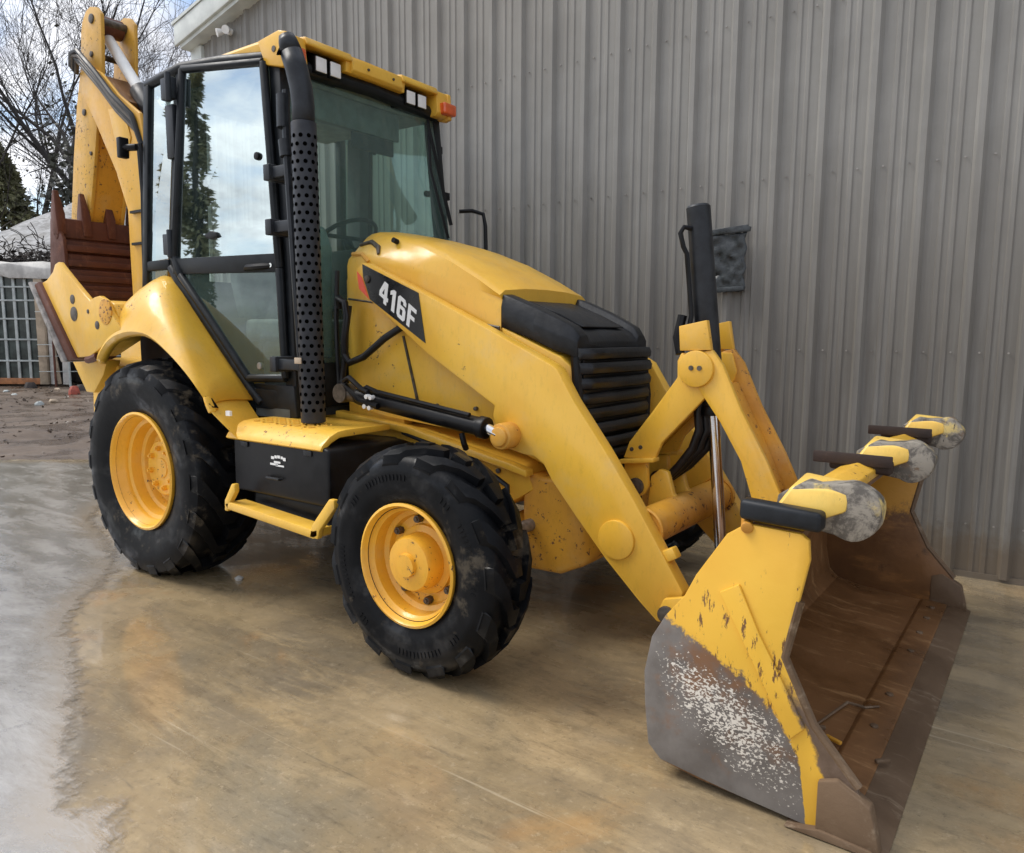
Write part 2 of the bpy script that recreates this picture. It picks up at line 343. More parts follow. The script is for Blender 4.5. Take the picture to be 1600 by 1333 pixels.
# ------------------------------------------------------------------ mesh helpers
class MB:
    def __init__(s): s.bm = bmesh.new()
    def vs(s, pts): return [s.bm.verts.new(p) for p in pts]
    def face(s, v):
        try: return s.bm.faces.new(v)
        except ValueError: return None
    def box(s, lo, hi, mat=None):
        x0, y0, z0 = lo; x1, y1, z1 = hi
        P = [(x0, y0, z0), (x1, y0, z0), (x1, y1, z0), (x0, y1, z0), (x0, y0, z1), (x1, y0, z1), (x1, y1, z1), (x0, y1, z1)]
        if mat is not None: P = [mat @ Vector(p) for p in P]
        v = s.vs(P)
        for f in ((3, 2, 1, 0), (4, 5, 6, 7), (0, 1, 5, 4), (1, 2, 6, 5), (2, 3, 7, 6), (3, 0, 4, 7)): s.face([v[i] for i in f])
        return s
    def prism(s, pts, a, b, axis='y'):
        """extrude a polygon; y: pts are (x,z), x: (y,z), z: (x,y)"""
        def P(p, t): return {'y': (p[0], t, p[1]), 'x': (t, p[0], p[1]), 'z': (p[0], p[1], t)}[axis]
        A = s.vs([P(p, a) for p in pts]); B = s.vs([P(p, b) for p in pts]); n = len(pts)
        s.face(A[::-1]); s.face(B)
        for i in range(n): s.face([A[i], A[(i+1) % n], B[(i+1) % n], B[i]])
        return s
    def loft(s, rings, closed=True, caps=True):
        V = [s.vs(r) for r in rings]; n = len(rings[0])
        for a, b in zip(V, V[1:]):
            for i in range(n if closed else n-1): s.face([a[i], a[(i+1) % n], b[(i+1) % n], b[i]])
        if caps and closed: s.face(V[0][::-1]); s.face(V[-1])
        return s
    def tube(s, path, r, n=10, caps=True):
        path = [Vector(p) for p in path]; rs = r if isinstance(r, (list, tuple)) else [r]*len(path)
        rings = []; ref = None
        for i, p in enumerate(path):
            t = (path[min(i+1, len(path)-1)]-path[max(i-1, 0)]).normalized()
            if ref is None: ref = Vector((0, 0, 1)) if abs(t.z) < .9 else Vector((1, 0, 0))
            a = t.cross(ref)
            if a.length < 1e-4: a = t.orthogonal()
            a.normalize(); b = a.cross(t).normalized(); ref = b
            rings.append([p+(a*math.cos(2*math.pi*k/n)+b*math.sin(2*math.pi*k/n))*rs[i] for k in range(n)])
        return s.loft(rings, True, caps)
    def cyl(s, p0, p1, r, r1=None, n=20): return s.tube([p0, p1], [r, r if r1 is None else r1], n)
    def lathe(s, prof, c=(0, 0, 0), n=48, caps=True):
        """prof: (radius, y) about the Y axis through c"""
        rings = [[Vector((c[0]+r*math.cos(2*math.pi*k/n), c[1]+y, c[2]+r*math.sin(2*math.pi*k/n))) for k in range(n)] for r, y in prof]
        return s.loft(rings, True, caps)
    def build(s, name, mat, parent=None, bevel=0., seg=2, sharp=38, recalc=True, solid=0., world=None):
        bm = s.bm
        bmesh.ops.remove_doubles(bm, verts=bm.verts, dist=1e-5)
        if recalc: bmesh.ops.recalc_face_normals(bm, faces=bm.faces)
        if bevel > 0:
            es = [e for e in bm.edges if len(e.link_faces) == 2 and e.calc_face_angle(0) > R(28)]
            if es: bmesh.ops.bevel(bm, geom=es, offset=bevel, offset_type='OFFSET', segments=seg, affect='EDGES', profile=.5, clamp_overlap=True)
        me = bpy.data.meshes.new(name); bm.to_mesh(me); bm.free()
        me.polygons.foreach_set('use_smooth', [True]*len(me.polygons)); me.set_sharp_from_angle(angle=R(sharp))
        return link(name, me, mat, parent, world, solid)

W = {}
def link(name, me, mat, parent=None, world=None, solid=0.):
    o = bpy.data.objects.new(name, me); COL.objects.link(o)
    if me is not None and mat is not None and len(me.materials) == 0: me.materials.append(M[mat] if isinstance(mat, str) else mat)
    mw = world or Matrix.Identity(4); W[o] = mw
    if parent is not None:
        o.parent = parent; o.matrix_parent_inverse = W[parent].inverted()
    o.matrix_basis = mw
    if solid:
        md = o.modifiers.new('thickness', 'SOLIDIFY'); md.thickness = solid; md.offset = -1
    return o
def tag(o, label=None, cat=None, group=None, kind=None):
    if label: o['label'] = label
    if cat: o['category'] = cat
    if group: o['group'] = group
    if kind: o['kind'] = kind
    return o
def empty(name, loc, label, cat, group=None):
    o = link(name, None, None, None, Matrix.Translation(loc)); o.empty_display_size = .2
    return tag(o, label, cat, group)
def mir(pts): return [(x, -y, z) for x, y, z in pts]
def T(x, y, z): return Matrix.Translation((x, y, z))
def Rz(a): return Matrix.Rotation(a, 4, 'Z')

# ================================================================== GROUND
g = MB()
g.prism([(-260, -260), (260, -260), (260, 260), (-260, 260)], -.40, -.06, 'z').build('ground', 'mud', None)
tag(bpy.data.objects['ground'], kind='structure')
# concrete yard slab, its back edge broken towards the muddy yard
edge = [(-9.5, -7.5), (-7.6, -3.6), (-6.3, -1.2), (-5.35, -.15), (-4.95, .22), (-4.35, .62), (-3.8, 1.05), (-3.3, 1.5), (-3.0, 1.72)]
rnd = random.Random(3); el = []
for a, b in zip(edge, edge[1:]):
    for k in range(5):
        t = k/5; el.append((a[0]+(b[0]-a[0])*t+rnd.uniform(-.05, .05), a[1]+(b[1]-a[1])*t+rnd.uniform(-.05, .05)))
g = MB(); g.prism(el+[(-3.0, 2.6), (14, 2.9), (14, -14), (-9.5, -14)], -.12, 0, 'z')
tag(g.build('concrete_yard', 'concrete'), kind='structure')
# puddle: a thin sheet of standing water along the left of the yard
pe = [(-5.1, -.12), (-4.9, .16), (-4.3, .55), (-3.85, .9), (-3.5, 1.15), (-3.0, .7), (-2.3, -.1), (-1.6, -.62), (-1.1, -.75), (-.62, -.92), (-.2, -1.13), (.12, -1.42), (.36, -1.62), (.56, -1.73), (.74, -1.75), (.9, -1.83), (1.02, -1.88), (1.16, -1.93), (1.30, -2.02), (1.44, -2.07), (1.56, -2.14), (1.70, -2.20), (1.83, -2.27), (1.96, -2.33),
      (1.99, -2.26), (2.03, -2.21), (2.10, -2.23), (2.18, -2.30), (2.30, -2.36), (2.44, -2.44), (2.6, -2.7), (2.7, -3.4), (2.2, -4.6), (0, -5.6), (-4, -6.2), (-7, -5.4), (-7.4, -3.8), (-6.2, -1.4), (-5.3, -.3)]
pp = []
for i, (a, b) in enumerate(zip(pe, pe[1:]+pe[:1])):
    for k in range(4):
        t = k/4; j = .012 if i < 32 else .1
        pp.append((a[0]+(b[0]-a[0])*t+rnd.uniform(-j, j), a[1]+(b[1]-a[1])*t+rnd.uniform(-j, j)))
import numpy as np
def signed_depth(poly, pts):
    """distance of each point inside the outline (negative outside)"""
    P = np.array(poly); Q = np.roll(P, -1, 0); X = np.array(pts); dmin = np.full(len(X), 9.); ins = np.zeros(len(X), bool)
    for a, c in zip(P, Q):
        e = c-a; t = np.clip(((X-a)@e)/(e@e), 0, 1); dmin = np.minimum(dmin, np.hypot(*(X-a-t[:, None]*e).T))
        if a[1] != c[1]:
            cr = (a[1] > X[:, 1]) != (c[1] > X[:, 1]); ins ^= cr & (X[:, 0] < e[0]*(X[:, 1]-a[1])/e[1]+a[0])
    return np.where(ins, dmin, -dmin)
GX = np.arange(-7.6, 3.0, .05); GY = np.arange(-6.4, 1.4, .05)
grid = [(x, y) for y in GY for x in GX]; sdp = signed_depth(pp, grid)
me = bpy.data.meshes.new('puddle'); bm = bmesh.new(); lay = bm.verts.layers.float.new('depth'); VV = {}
def gv(i):
    if i not in VV:
        v = bm.verts.new((grid[i][0], grid[i][1], .004)); v[lay] = float(max(-.2, min(.3, sdp[i]))); VV[i] = v
    return VV[i]
nx = len(GX)
for r in range(len(GY)-1):
    for c in range(nx-1):
        q = (r*nx+c, r*nx+c+1, (r+1)*nx+c+1, (r+1)*nx+c)
        if max(sdp[k] for k in q) > -.08: bm.faces.new([gv(k) for k in q])
bm.to_mesh(me); bm.free(); tag(link('puddle', me, 'water'), kind='structure')
# churned mud beyond the slab, with water standing in its hollows
def mudz(x, y): return -.058+.055*mnoise.noise(Vector((x*.55, y*.55, 2)))+.030*mnoise.noise(Vector((x*1.9, y*1.9, 5)))+.016*mnoise.noise(Vector((x*5, y*5, 9)))
g = MB(); rows = []
for i in range(150):
    row = []
    for k in range(70):
        lon = 1.2+i*.105*(1+i*.004); lat = -4.2+k*.15
        x = -3.4-.80*lon*.93-.59*lat*.0+.59*0-lon*.12; y = .2+.27*lon+lat*.80; x += lat*.30
        row.append((x, y, mudz(x, y)-.02*max(0, 1-i/6)))
    rows.append(row)
g.loft(rows, closed=False); tag(g.build('mud_yard', 'mud', sharp=80), kind='structure')
g = MB(); g.face(g.vs([(-4.6, -3.5, -.062), (-4.4, 1.4, -.062), (-8, 6, -.062), (-20, 12, -.062), (-22, 2, -.062), (-12, -3.5, -.062)])); tag(g.build('muddy_water', 'water2'), kind='structure')
# muddy strip with clods beyond the slab
g = MB()
for i in range(520):
    px = -5.6-rnd.random()**1.2*13; py = .1+(-5.4-px)*.26+rnd.uniform(-1.6, 2.6); s_ = rnd.uniform(.012, .045); z = mudz(px, py)
    e = [Vector((rnd.gauss(0, 1), rnd.gauss(0, 1), rnd.gauss(0, .6))).normalized()*s_*rnd.uniform(.7, 1.2) for _ in range(5)]
    v = g.vs([Vector((px, py, z+s_*.3))+q for q in e])
    for a, b_, c in ((0, 1, 2), (0, 2, 3), (0, 3, 4), (1, 2, 4), (2, 3, 4), (0, 1, 4)): g.face([v[a], v[b_], v[c]])
tag(g.build('mud_clods', 'mud'), kind='stuff')

# ================================================================== METAL BUILDING
TH = .018; WM = T(4.0, 1.817, 0) @ Rz(TH)        # local x runs along the wall, local -y faces the yard
bld = empty('metal_building', (0, 1.9, 0), 'long grey metal-clad building with ribbed siding behind the digger', 'building')
SP = .2835; x0 = -3.611-.0; PANW = SP*3
XL = -7.50                                        # building corner, along the wall
def rake(x): return 4.50+.235*(x-XL)              # the gable roof climbs to the right
def panel(px, xmin=-1):
    prof = []
    for k in range(3):
        xb = k*SP
        prof += [(xb-.036, 0), (xb-.016, -.031), (xb+.016, -.031), (xb+.036, 0),
                 (xb+.098, 0), (xb+.106, -.007), (xb+.126, -.007), (xb+.134, 0), (xb+.160, 0), (xb+.168, -.007), (xb+.188, -.007), (xb+.196, 0)]
    prof.append((PANW-.0362, 0)); prof = [q for q in prof if q[0] >= xmin]
    b = MB(); NZ = 8
    b.loft([[(x, y, min(7.2, rake(px+x)+.03)*i/NZ) for x, y in prof] for i in range(NZ+1)], closed=False)
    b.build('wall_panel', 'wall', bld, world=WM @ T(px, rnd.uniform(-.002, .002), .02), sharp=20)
px = x0 - PANW*5
panel(px, .37); px += PANW
while px < 8.5: panel(px); px += PANW
# screws, three rows: too small to pick apart
b = MB()
xx = x0-PANW*4
while xx < 8.4:
    for z in (.32, 1.32, 2.42, 3.42):
        for dx in (.075, .215):
            p = WM @ Vector((xx+dx, -.006, z)); b.cyl(p, p+Vector((0, -.006, 0)), .006, n=6)
    xx += SP
o = b.build('siding_screws', 'steel', bld); o['kind'] = 'stuff'
b = MB(); b.prism([(XL-.05, -.1), (8.8, -.1), (8.8, rake(8.8)), (XL-.05, rake(XL-.05))], .045, .20, 'y'); b.box((XL-.05, .2, -.1), (XL+.1, 9, 4.4)); b.build('wall_core', 'shedwall', bld, world=WM)
b = MB(); b.box((XL-.17, -.045, .0), (XL+.02, .05, 4.47)); b.build('corner_trim', 'trim', bld, bevel=.006, world=WM)
def slab(name, y0, y1, d0, d1, mt, xa=XL-.24, bev=.008):
    b = MB(); b.prism([(xa, rake(xa)+d0), (9, rake(9)+d0), (9, rake(9)+d1), (xa, rake(xa)+d1)], y0, y1, 'y'); return b.build(name, mt, bld, bevel=bev, world=WM)
slab('soffit', -.155, .02, .045, .06, 'trim')
slab('rake_trim', -.19, -.155, .02, .235, 'trim')
slab('rake_trim', -.157, .04, -.02, .044, 'trim', XL-.18, 0)
slab('roof', -.20, 9.0, .24, .27, 'trim', XL-.26, 0)
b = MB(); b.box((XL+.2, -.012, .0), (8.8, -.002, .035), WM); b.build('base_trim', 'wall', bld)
# security lamp under the eave
lamp = empty('security_light', (-2.95, 1.62, 4.47), 'white twin-head security light under the eave', 'lamp')
b = MB(); b.cyl((-2.95, 1.66, 4.49), (-2.95, 1.62, 4.49), .035, n=14); b.build('mount', 'white', lamp, bevel=.006)
for s_ in (-1, 1):
    b = MB(); b.tube([(-2.95, 1.63, 4.49), (-2.95+.03*s_, 1.61, 4.49), (-2.95+.055*s_, 1.58, 4.48), (-2.95+.075*s_, 1.54, 4.465)], [.012, .014, .032, .042], 12); b.build('lamp_head', 'white', lamp)
# black taped patch on the siding
patch = empty('taped_patch', (2.42, 1.74, 1.7), 'crumpled black plastic patch taped to the grey siding', 'patch')
b = MB(); NXP, NZP = 14, 18; V = []
for j in range(NZP+1):
    row = []
    for i in range(NXP+1):
        x = 2.27+.245*i/NXP+.008*math.sin(j*1.1); z = 1.70+.385*j/NZP+.006*math.sin(i*2.)
        y = 1.738+.012*mnoise.noise(Vector((x*9, 3, z*24)))+.010*mnoise.noise(Vector((x*22, 9, z*40)))
        row.append(b.bm.verts.new((x, y-.012, z)))
    V.append(row)
for j in range(NZP):
    for i in range(NXP): b.face([V[j][i], V[j][i+1], V[j+1][i+1], V[j+1][i]])
b.build('plastic_sheet', 'tape', patch, solid=.004)
b = MB(); b.prism([(2.26, 2.075), (2.545, 2.085), (2.55, 2.115), (2.53, 2.118), (2.53, 2.13), (2.26, 2.112)], 1.708, 1.720, 'y'); b.build('tape_strip', 'tape', patch, bevel=.003)
b = MB(); b.prism([(2.27, 1.69), (2.52, 1.705), (2.515, 1.735), (2.27, 1.725)], 1.708, 1.720, 'y'); b.build('tape_strip', 'tape', patch, bevel=.003)

# ================================================================== BACKHOE LOADER
BH = empty('backhoe_loader', (1.1, 0, 0), 'yellow backhoe loader with black glazed cab and wide front bucket', 'backhoe loader')

# ---------------------------------------------------------------- wheels (built about the origin, axis Y, outer face towards -y)
def lugs(b, n, R0, hw, lug, w0, sweep, down, ph=0.):
    """chevron bars of an industrial tread: hw half width, lug height"""
    for k in range(n):
        for sd_ in (-1, 1):
            t0 = 2*math.pi*(k+(.5 if sd_ > 0 else 0))/n+ph
            rings = []
            st = [(-.06, 0, 1), (.25, .0, 1), (.55, .45, 1), (.85, .85, .96), (1.0, 1.0, .80), (1.06, 1.02, -.2), (1.075, 1.03, -down)]
            for i, (f, sw, hh) in enumerate(st):
                y = sd_*f*hw; th = t0+sweep*sw
                crown = R0-.035*max(0, min(1, abs(f)))**2.5*R0/.6
                ro = crown+lug*hh; ri = crown-.03 if i < 5 else ro-.035
                dw = (w0*(.8+.35*min(1, abs(f))))/R0/2
                yo = y; yi = y*(.93 if i >= 5 else 1)
                def P(r, a, yy): return (r*math.cos(a), yy, r*math.sin(a))
                rings.append([P(ri, th-dw*1.25, yi), P(ro, th-dw*.9, yo), P(ro, th+dw*.9, yo), P(ri, th+dw*1.25, yi)])
            b.loft(rings)
def flatten(b, zc):
    for v in b.bm.verts:
        if v.co.z < -zc+.004: v.co.z = -zc+.004

def wheel_meshes(kind):
    out = {}
    if kind == 'rear':
        zc, Ro, hw, Rr, lug = .615, .598, .205, .338, .054
        t = MB(); t.lathe([(Rr-.02, -hw*.86), (Rr+.012, -hw*.90), (Rr+.05, -hw*.98), (Rr+.12, -hw*1.07), (.50, -hw*1.085), (.555, -hw*1.05), (.592, -hw*.97), (.612, -hw*.75), (Ro, -hw*.3), (Ro, hw*.3), (.612, hw*.75), (.592, hw*.97), (.555, hw*1.05), (.50, hw*1.085), (Rr+.1, hw*1.05), (Rr+.012, hw*.9), (Rr-.02, hw*.86)], n=72, caps=False)
        lugs(t, 18, Ro-.004, hw, lug, .085, .34, .085)
        flatten(t, zc); out['tyre'] = (t, 'tyre', .0)
        b = MB(); y = -hw*.93
        b.lathe([(Rr-.014, y+.035), (Rr+.004, y+.01), (Rr+.006, y-.010), (Rr-.006, y-.016), (Rr-.016, y-.006), (Rr-.020, y+.025), (Rr-.040, y+.05), (Rr-.043, y+.075), (Rr-.062, y+.085), (Rr-.075, y+.14), (Rr-.095, y+.15), (Rr-.110, y+.185), (.185, y+.20), (.02, y+.20), (.02, y+.23), (Rr-.1, y+.235), (Rr-.05, y+.16)], n=56, caps=False)
        out['rim'] = (b, 'yellow_rim', 0)
        b = MB(); b.lathe([(.168, y+.20), (.165, y+.135), (.158, y+.128), (.06, y+.126), (.056, y+.120), (.01, y+.118)], n=36); out['hub'] = (b, 'yellow_rim', 0)
        nuts = [(.118, 2*math.pi*i/8+.2, y+.126) for i in range(8)]
    else:
        zc, Ro, hw, Rr, lug = .480, .455, .122, .253, .040
        t = MB(); t.lathe([(Rr-.02, -hw*.86), (Rr+.012, -hw*.92), (Rr+.035, -hw*1.04), (.33, -hw*1.10), (.37, -hw*1.10), (.385, -hw*1.12), (.395, -hw*1.09), (.42, -hw*1.04), (.442, -hw*.92), (.456, -hw*.7), (Ro, -hw*.25), (Ro, hw*.25), (.456, hw*.7), (.442, hw*.92), (.42, hw*1.04), (.37, hw*1.10), (Rr+.04, hw*1.04), (Rr+.012, hw*.9), (Rr-.02, hw*.86)], n=72, caps=False)
        lugs(t, 15, Ro-.004, hw, lug, .088, .36, .06, .12)
        for k in [q for q in range(110) if (q//3) % 9 in (0, 1, 2, 3, 5)]:                             # fine moulded ribs round the shoulder of the sidewall
            a = 2*math.pi*k/110; m_ = Matrix.Rotation(-a, 4, 'Y')
            t.box((.352, -hw*1.125, -.0035), (.378, -hw*1.09, .0035), m_); 
        flatten(t, zc); out['tyre'] = (t, 'tyre', .0)
        b = MB(); y = -hw*.96
        b.lathe([(Rr-.014, y+.03), (Rr+.003, y+.01), (Rr+.005, y-.010), (Rr-.006, y-.015), (Rr-.014, y-.004), (Rr-.018, y+.02), (Rr-.034, y+.035), (Rr-.040, y+.085), (Rr-.060, y+.095), (Rr-.068, y+.118), (.09, y+.125), (.02, y+.125), (.02, y+.15), (Rr-.06, y+.15), (Rr-.03, y+.09)], n=56, caps=False)
        out['rim'] = (b, 'yellow_rim', 0)
        b = MB(); b.lathe([(.150, y+.125), (.146, y+.105), (.120, y+.095), (.118, y+.03), (.108, y+.012), (.07, y+.005), (.05, y+.005), (.047, y-.012), (.01, y-.014)], n=36); out['hub'] = (b, 'yellow_rim', 0)
        nuts = [(.172, 2*math.pi*i/8+.15, y+.108) for i in range(8)]
    nb = MB(); nb.cyl((0, .012, 0), (0, -.020, 0), .0165, n=6); nb.cyl((0, -.018, 0), (0, -.028, 0), .009, n=8)
    out['nut'] = (nb, 'pinsteel', 0)
    res = {}
    for k, (mb, mt, bv) in out.items():
        o = mb.build(k, mt, None, bevel=bv); me = o.data; COL.objects.unlink(o); bpy.data.objects.remove(o); res[k] = me
    res['nut_y'] = res['nut'].copy(); res['nut_y'].materials.clear(); res['nut_y'].materials.append(M['yellow_rim'])
    return res, nuts, zc
for kind, xw, yw in (('rear', 0.0, .872), ('front', 2.164, 1.002)):
    ms, nuts, zc = wheel_meshes(kind)
    for s_ in (-1, 1):
        mw = T(xw, s_*yw, zc) @ (Rz(math.pi) if s_ > 0 else Matrix.Identity(4))
        wobj = link('rear_wheel' if kind == 'rear' else 'front_wheel', None, None, BH, mw)
        wobj['label'] = ('large rear wheel' if kind == 'rear' else 'smaller front wheel')+(' on the wall side' if s_ > 0 else ' on the yard side')
        link('tyre', ms['tyre'], None, wobj, mw); link('rim', ms['rim'], None, wobj, mw); link('hub', ms['hub'], None, wobj, mw)
        if kind == 'front':
            for q in range(6):
                a = 2*math.pi*q/6+.4; link('hub_bolt', ms['nut'], None, wobj, mw @ T(.086*math.cos(a), .012, .086*math.sin(a)) @ Matrix.Scale(.55, 4))
        for r, a, yy in nuts:
            link('wheel_nut', ms['nut_y'] if kind == 'rear' else ms['nut'], None, wobj, mw @ T(r*math.cos(a), yy, r*math.sin(a)))

# ---------------------------------------------------------------- chassis, axles
b = MB(); b.prism([(-.9, .95), (.9, .95), (1.6, .925), (2.25, .80), (2.30, .69), (2.12, .58), (1.6, .62), (.9, .60), (-.9, .55)], -.41, .41)
b.build('chassis_frame', 'yellow_worn', BH, bevel=.012)
for s_ in (-1, 1):
    b = MB(); b.prism([(1.0, .985), (1.55, .935), (2.20, .815), (2.30, .79), (2.30, .76), (2.18, .785), (1.55, .90), (1.0, .95)], *sorted((s_*.41, s_*.47)))
    b.build('frame_flange', 'yellow', BH, bevel=.005)
b = MB(); b.prism([(1.55, .62), (1.72, .62), (1.72, .45), (1.62, .42)], -.38, .38); b.prism([(-.2, .62), (1.5, .62), (1.4, .42), (-.1, .42)], -.30, .30); b.build('belly_housing', 'black', BH, bevel=.01)
b = MB()
b.loft([[(2.23, y, z) for y, z in ((-.40, .30), (.40, .30), (.40, .76), (-.40, .76))],
        [(2.45, y, z) for y, z in ((-.41, .31), (.41, .31), (.41, .755), (-.41, .755))],
        [(2.56, y, z) for y, z in ((-.36, .36), (.36, .36), (.36, .72), (-.36, .72))],
        [(2.60, y, z) for y, z in ((-.26, .44), (.26, .44), (.26, .66), (-.26, .66))]])
b.build('front_counterweight', 'yellow_rust', BH, bevel=.022, seg=3)
b = MB(); b.box((2.19, -.42, .31), (2.235, -.30, .40)); b.build('counterweight_lug', 'yellow_worn', BH, bevel=.004)
b = MB(); b.tube([(2.164, -.86, .47), (2.164, -.55, .47), (2.164, -.2, .47), (2.164, 0, .46), (2.164, .2, .47), (2.164, .55, .47), (2.164, .86, .47)], [.10, .075, .08, .16, .08, .075, .10], 16); b.build('front_axle', 'yellow_rust', BH)
b = MB(); b.tube([(0, -.72, .615), (0, -.3, .615), (0, 0, .6), (0, .3, .615), (0, .72, .615)], [.13, .12, .2, .12, .13], 16); b.build('rear_axle', 'yellow_worn', BH)
b = MB(); b.cyl((2.28, -.62, .52), (2.28, .62, .52), .03, n=12); b.cyl((2.28, -.66, .52), (2.28, -.60, .52), .045, n=12); b.build('steering_rod', 'steel', BH)
b = MB(); b.prism([(1.42, .86), (1.56, .84), (1.60, .72), (1.58, .62), (1.42, .62)], -.55, .55); b.build('frame_crossmember', 'black', BH, bevel=.01)

# ---------------------------------------------------------------- hood
def hood_ring(x, wt, zt, ws, zs, zb):
    h = [(-ws, zb), (-ws, (zb+zs)/2), (-ws, zs-.02), (-ws+.012, zs+.015), (-wt-.02, zt-.02), (-wt+.02, zt+.004), (-wt*.5, zt+.018), (0, zt+.022)]
    return [(x, y, z) for y, z in h]+[(x, -y, z) for y, z in h[-2::-1]]
HS = [(1.05, .255, 1.945, .405, 1.80, 1.02), (1.09, .275, 1.957, .41, 1.82, 1.02), (1.17, .29, 1.960, .412, 1.83, 1.0), (1.35, .305, 1.925, .41, 1.79, .97), (1.55, .325, 1.872, .405, 1.74, .955), (1.75, .345, 1.795, .40, 1.68, .94), (1.95, .365, 1.695, .395, 1.61, .94), (2.06, .374, 1.632, .388, 1.575, .94), (2.09, .376, 1.616, .386, 1.56, .94)]
b = MB(); b.loft([hood_ring(*h) for h in HS]); hood = b.build('engine_hood', 'yellow', BH, bevel=0, sharp=30)
b = MB()
b.loft([[(2.093, y, z) for y, z in ((-.386, .94), (-.386, 1.448), (.386, 1.448), (.386, .94))], [(2.20, y, z) for y, z in ((-.388, .86), (-.388, 1.405), (.388, 1.405), (.388, .86))],
        [(2.415, y, z) for y, z in ((-.375, .78), (-.375, 1.315), (.375, 1.315), (.375, .78))], [(2.475, y, z) for y, z in ((-.345, .78), (-.345, 1.255), (.345, 1.255), (.345, .78))]])
b.build('radiator_side_panel', 'yellow', BH, bevel=.008)
# seams of the side panels: recessed dark strips' edges as slim folded lips
for s_ in (-1, 1):
    b = MB(); b.prism([(1.468, 1.40), (1.480, 1.40), (1.566, 1.10), (1.60, .97), (1.588, .97), (1.554, 1.10)], *sorted((s_*.404, s_*.416))); b.build('panel_seam', 'pinsteel', BH)
    b = MB(); b.prism([(1.93, 1.478), (2.09, 1.440), (2.09, 1.430), (1.93, 1.468)], *sorted((s_*.392, s_*.403))); b.build('panel_seam', 'pinsteel', BH)
for s_ in (-1, 1):                                   # pressed pocket with latch and a vent hole near the windscreen
    b = MB(); b.tube([(1.10, s_*.352, 1.893), (1.19, s_*.350, 1.902), (1.26, s_*.372, 1.868), (1.285, s_*.398, 1.83)], [.010, .014, .014, .008], 8); b.build('hood_recess', 'pinsteel', hood)
    b = MB(); b.tube([(1.09, s_*.40, 1.84), (1.17, s_*.405, 1.835), (1.23, s_*.416, 1.79)], .011, 8); b.build('hood_latch', 'yellow_rust', hood)
    b = MB(); b.cyl((1.37, s_*.340, 1.892), (1.37, s_*.372, 1.900), .014, n=12); b.build('vent_plug', 'black', hood)
for s_ in (-1, 1):
    for x, z in ((1.70, 1.05), (1.95, 1.05), (2.02, 1.38), (1.30, 1.08)):
        b = MB(); b.cyl((x, s_*.392, z), (x, s_*.412, z), .011, n=8); b.build('panel_bolt', 'pinsteel', hood, bevel=.002)
    b = MB(); b.tube([(1.06, s_*.409, 1.60), (1.40, s_*.411, 1.56), (1.75, s_*.404, 1.50), (2.085, s_*.390, 1.445)], .006, 6); b.build('hood_seam', 'pinsteel', hood)
# black nose cap
b = MB()
def nose_ring(x, wt, zt, ws, zs, zb): 
    h = [(-ws, zb), (-ws-.003, zs), (-wt, zt), (-wt*.80, zt+.004), (-wt*.74, zt-.028), (0, zt-.022)]
    return [(x, y, z) for y, z in h]+[(x, -y, z) for y, z in h[-2::-1]]
b.loft([nose_ring(2.092, .376, 1.600, .388, 1.54, 1.445), nose_ring(2.13, .376, 1.588, .390, 1.53, 1.435), nose_ring(2.28, .362, 1.53, .386, 1.46, 1.385), nose_ring(2.40, .345, 1.475, .375, 1.415, 1.335), nose_ring(2.455, .335, 1.448, .362, 1.40, 1.32), nose_ring(2.49, .32, 1.405, .345, 1.38, 1.30)])
nose = b.build('nose_cap', 'blackplastic', BH, bevel=.006, sharp=30)
b = MB(); b.box((2.15, -.24, 1.548), (2.38, .24, 1.556), T(0, 0, 0)); 
b = MB(); b.prism([(2.12, 1.562), (2.30, 1.496), (2.43, 1.446), (2.43, 1.452), (2.30, 1.512), (2.12, 1.575)], -.20, .20); b.build('cap_panel', 'blackplastic', nose, bevel=.004)
# grille guard of rolled bars
b = MB(); b.box((2.46, -.325, .70), (2.512, .325, 1.30)); b.build('radiator_core', 'black', BH)
zs = [1.325, 1.26, 1.19, 1.12, 1.05, .98, .91, .85, .79]
for i, z in enumerate(zs):
    b = MB(); bul = .035+.012*math.sin(i*1.3)
    path = [(2.46, -.338, z-.004), (2.495, -.345, z), (2.505+bul*.6, -.30, z), (2.515+bul, -.12, z+.002), (2.515+bul, .12, z+.002), (2.505+bul*.6, .30, z), (2.495, .345, z), (2.46, .338, z-.004)]
    rings = []
    for (x, y, zz) in path: rings.append([(x-.012, y, zz-.030), (x+.012, y, zz-.022), (x+.016, y, zz+.004), (x+.004, y, zz+.026), (x-.012, y, zz+.026)])
    b.loft(rings); b.build('grille_slat', 'blackplastic', BH, bevel=.004, seg=1)
for s_ in (-1, 1):
    b = MB(); b.tube([(2.475, s_*.335, 1.31), (2.50, s_*.345, 1.1), (2.49, s_*.34, .72)], .024, 8); b.build('grille_frame', 'black', BH)
    b = MB(); b.tube([(2.56, s_*.11, .78), (2.60, s_*.08, .70), (2.585, s_*.08, .60)], .028, 10); b.build('tow_hook', 'black', BH)
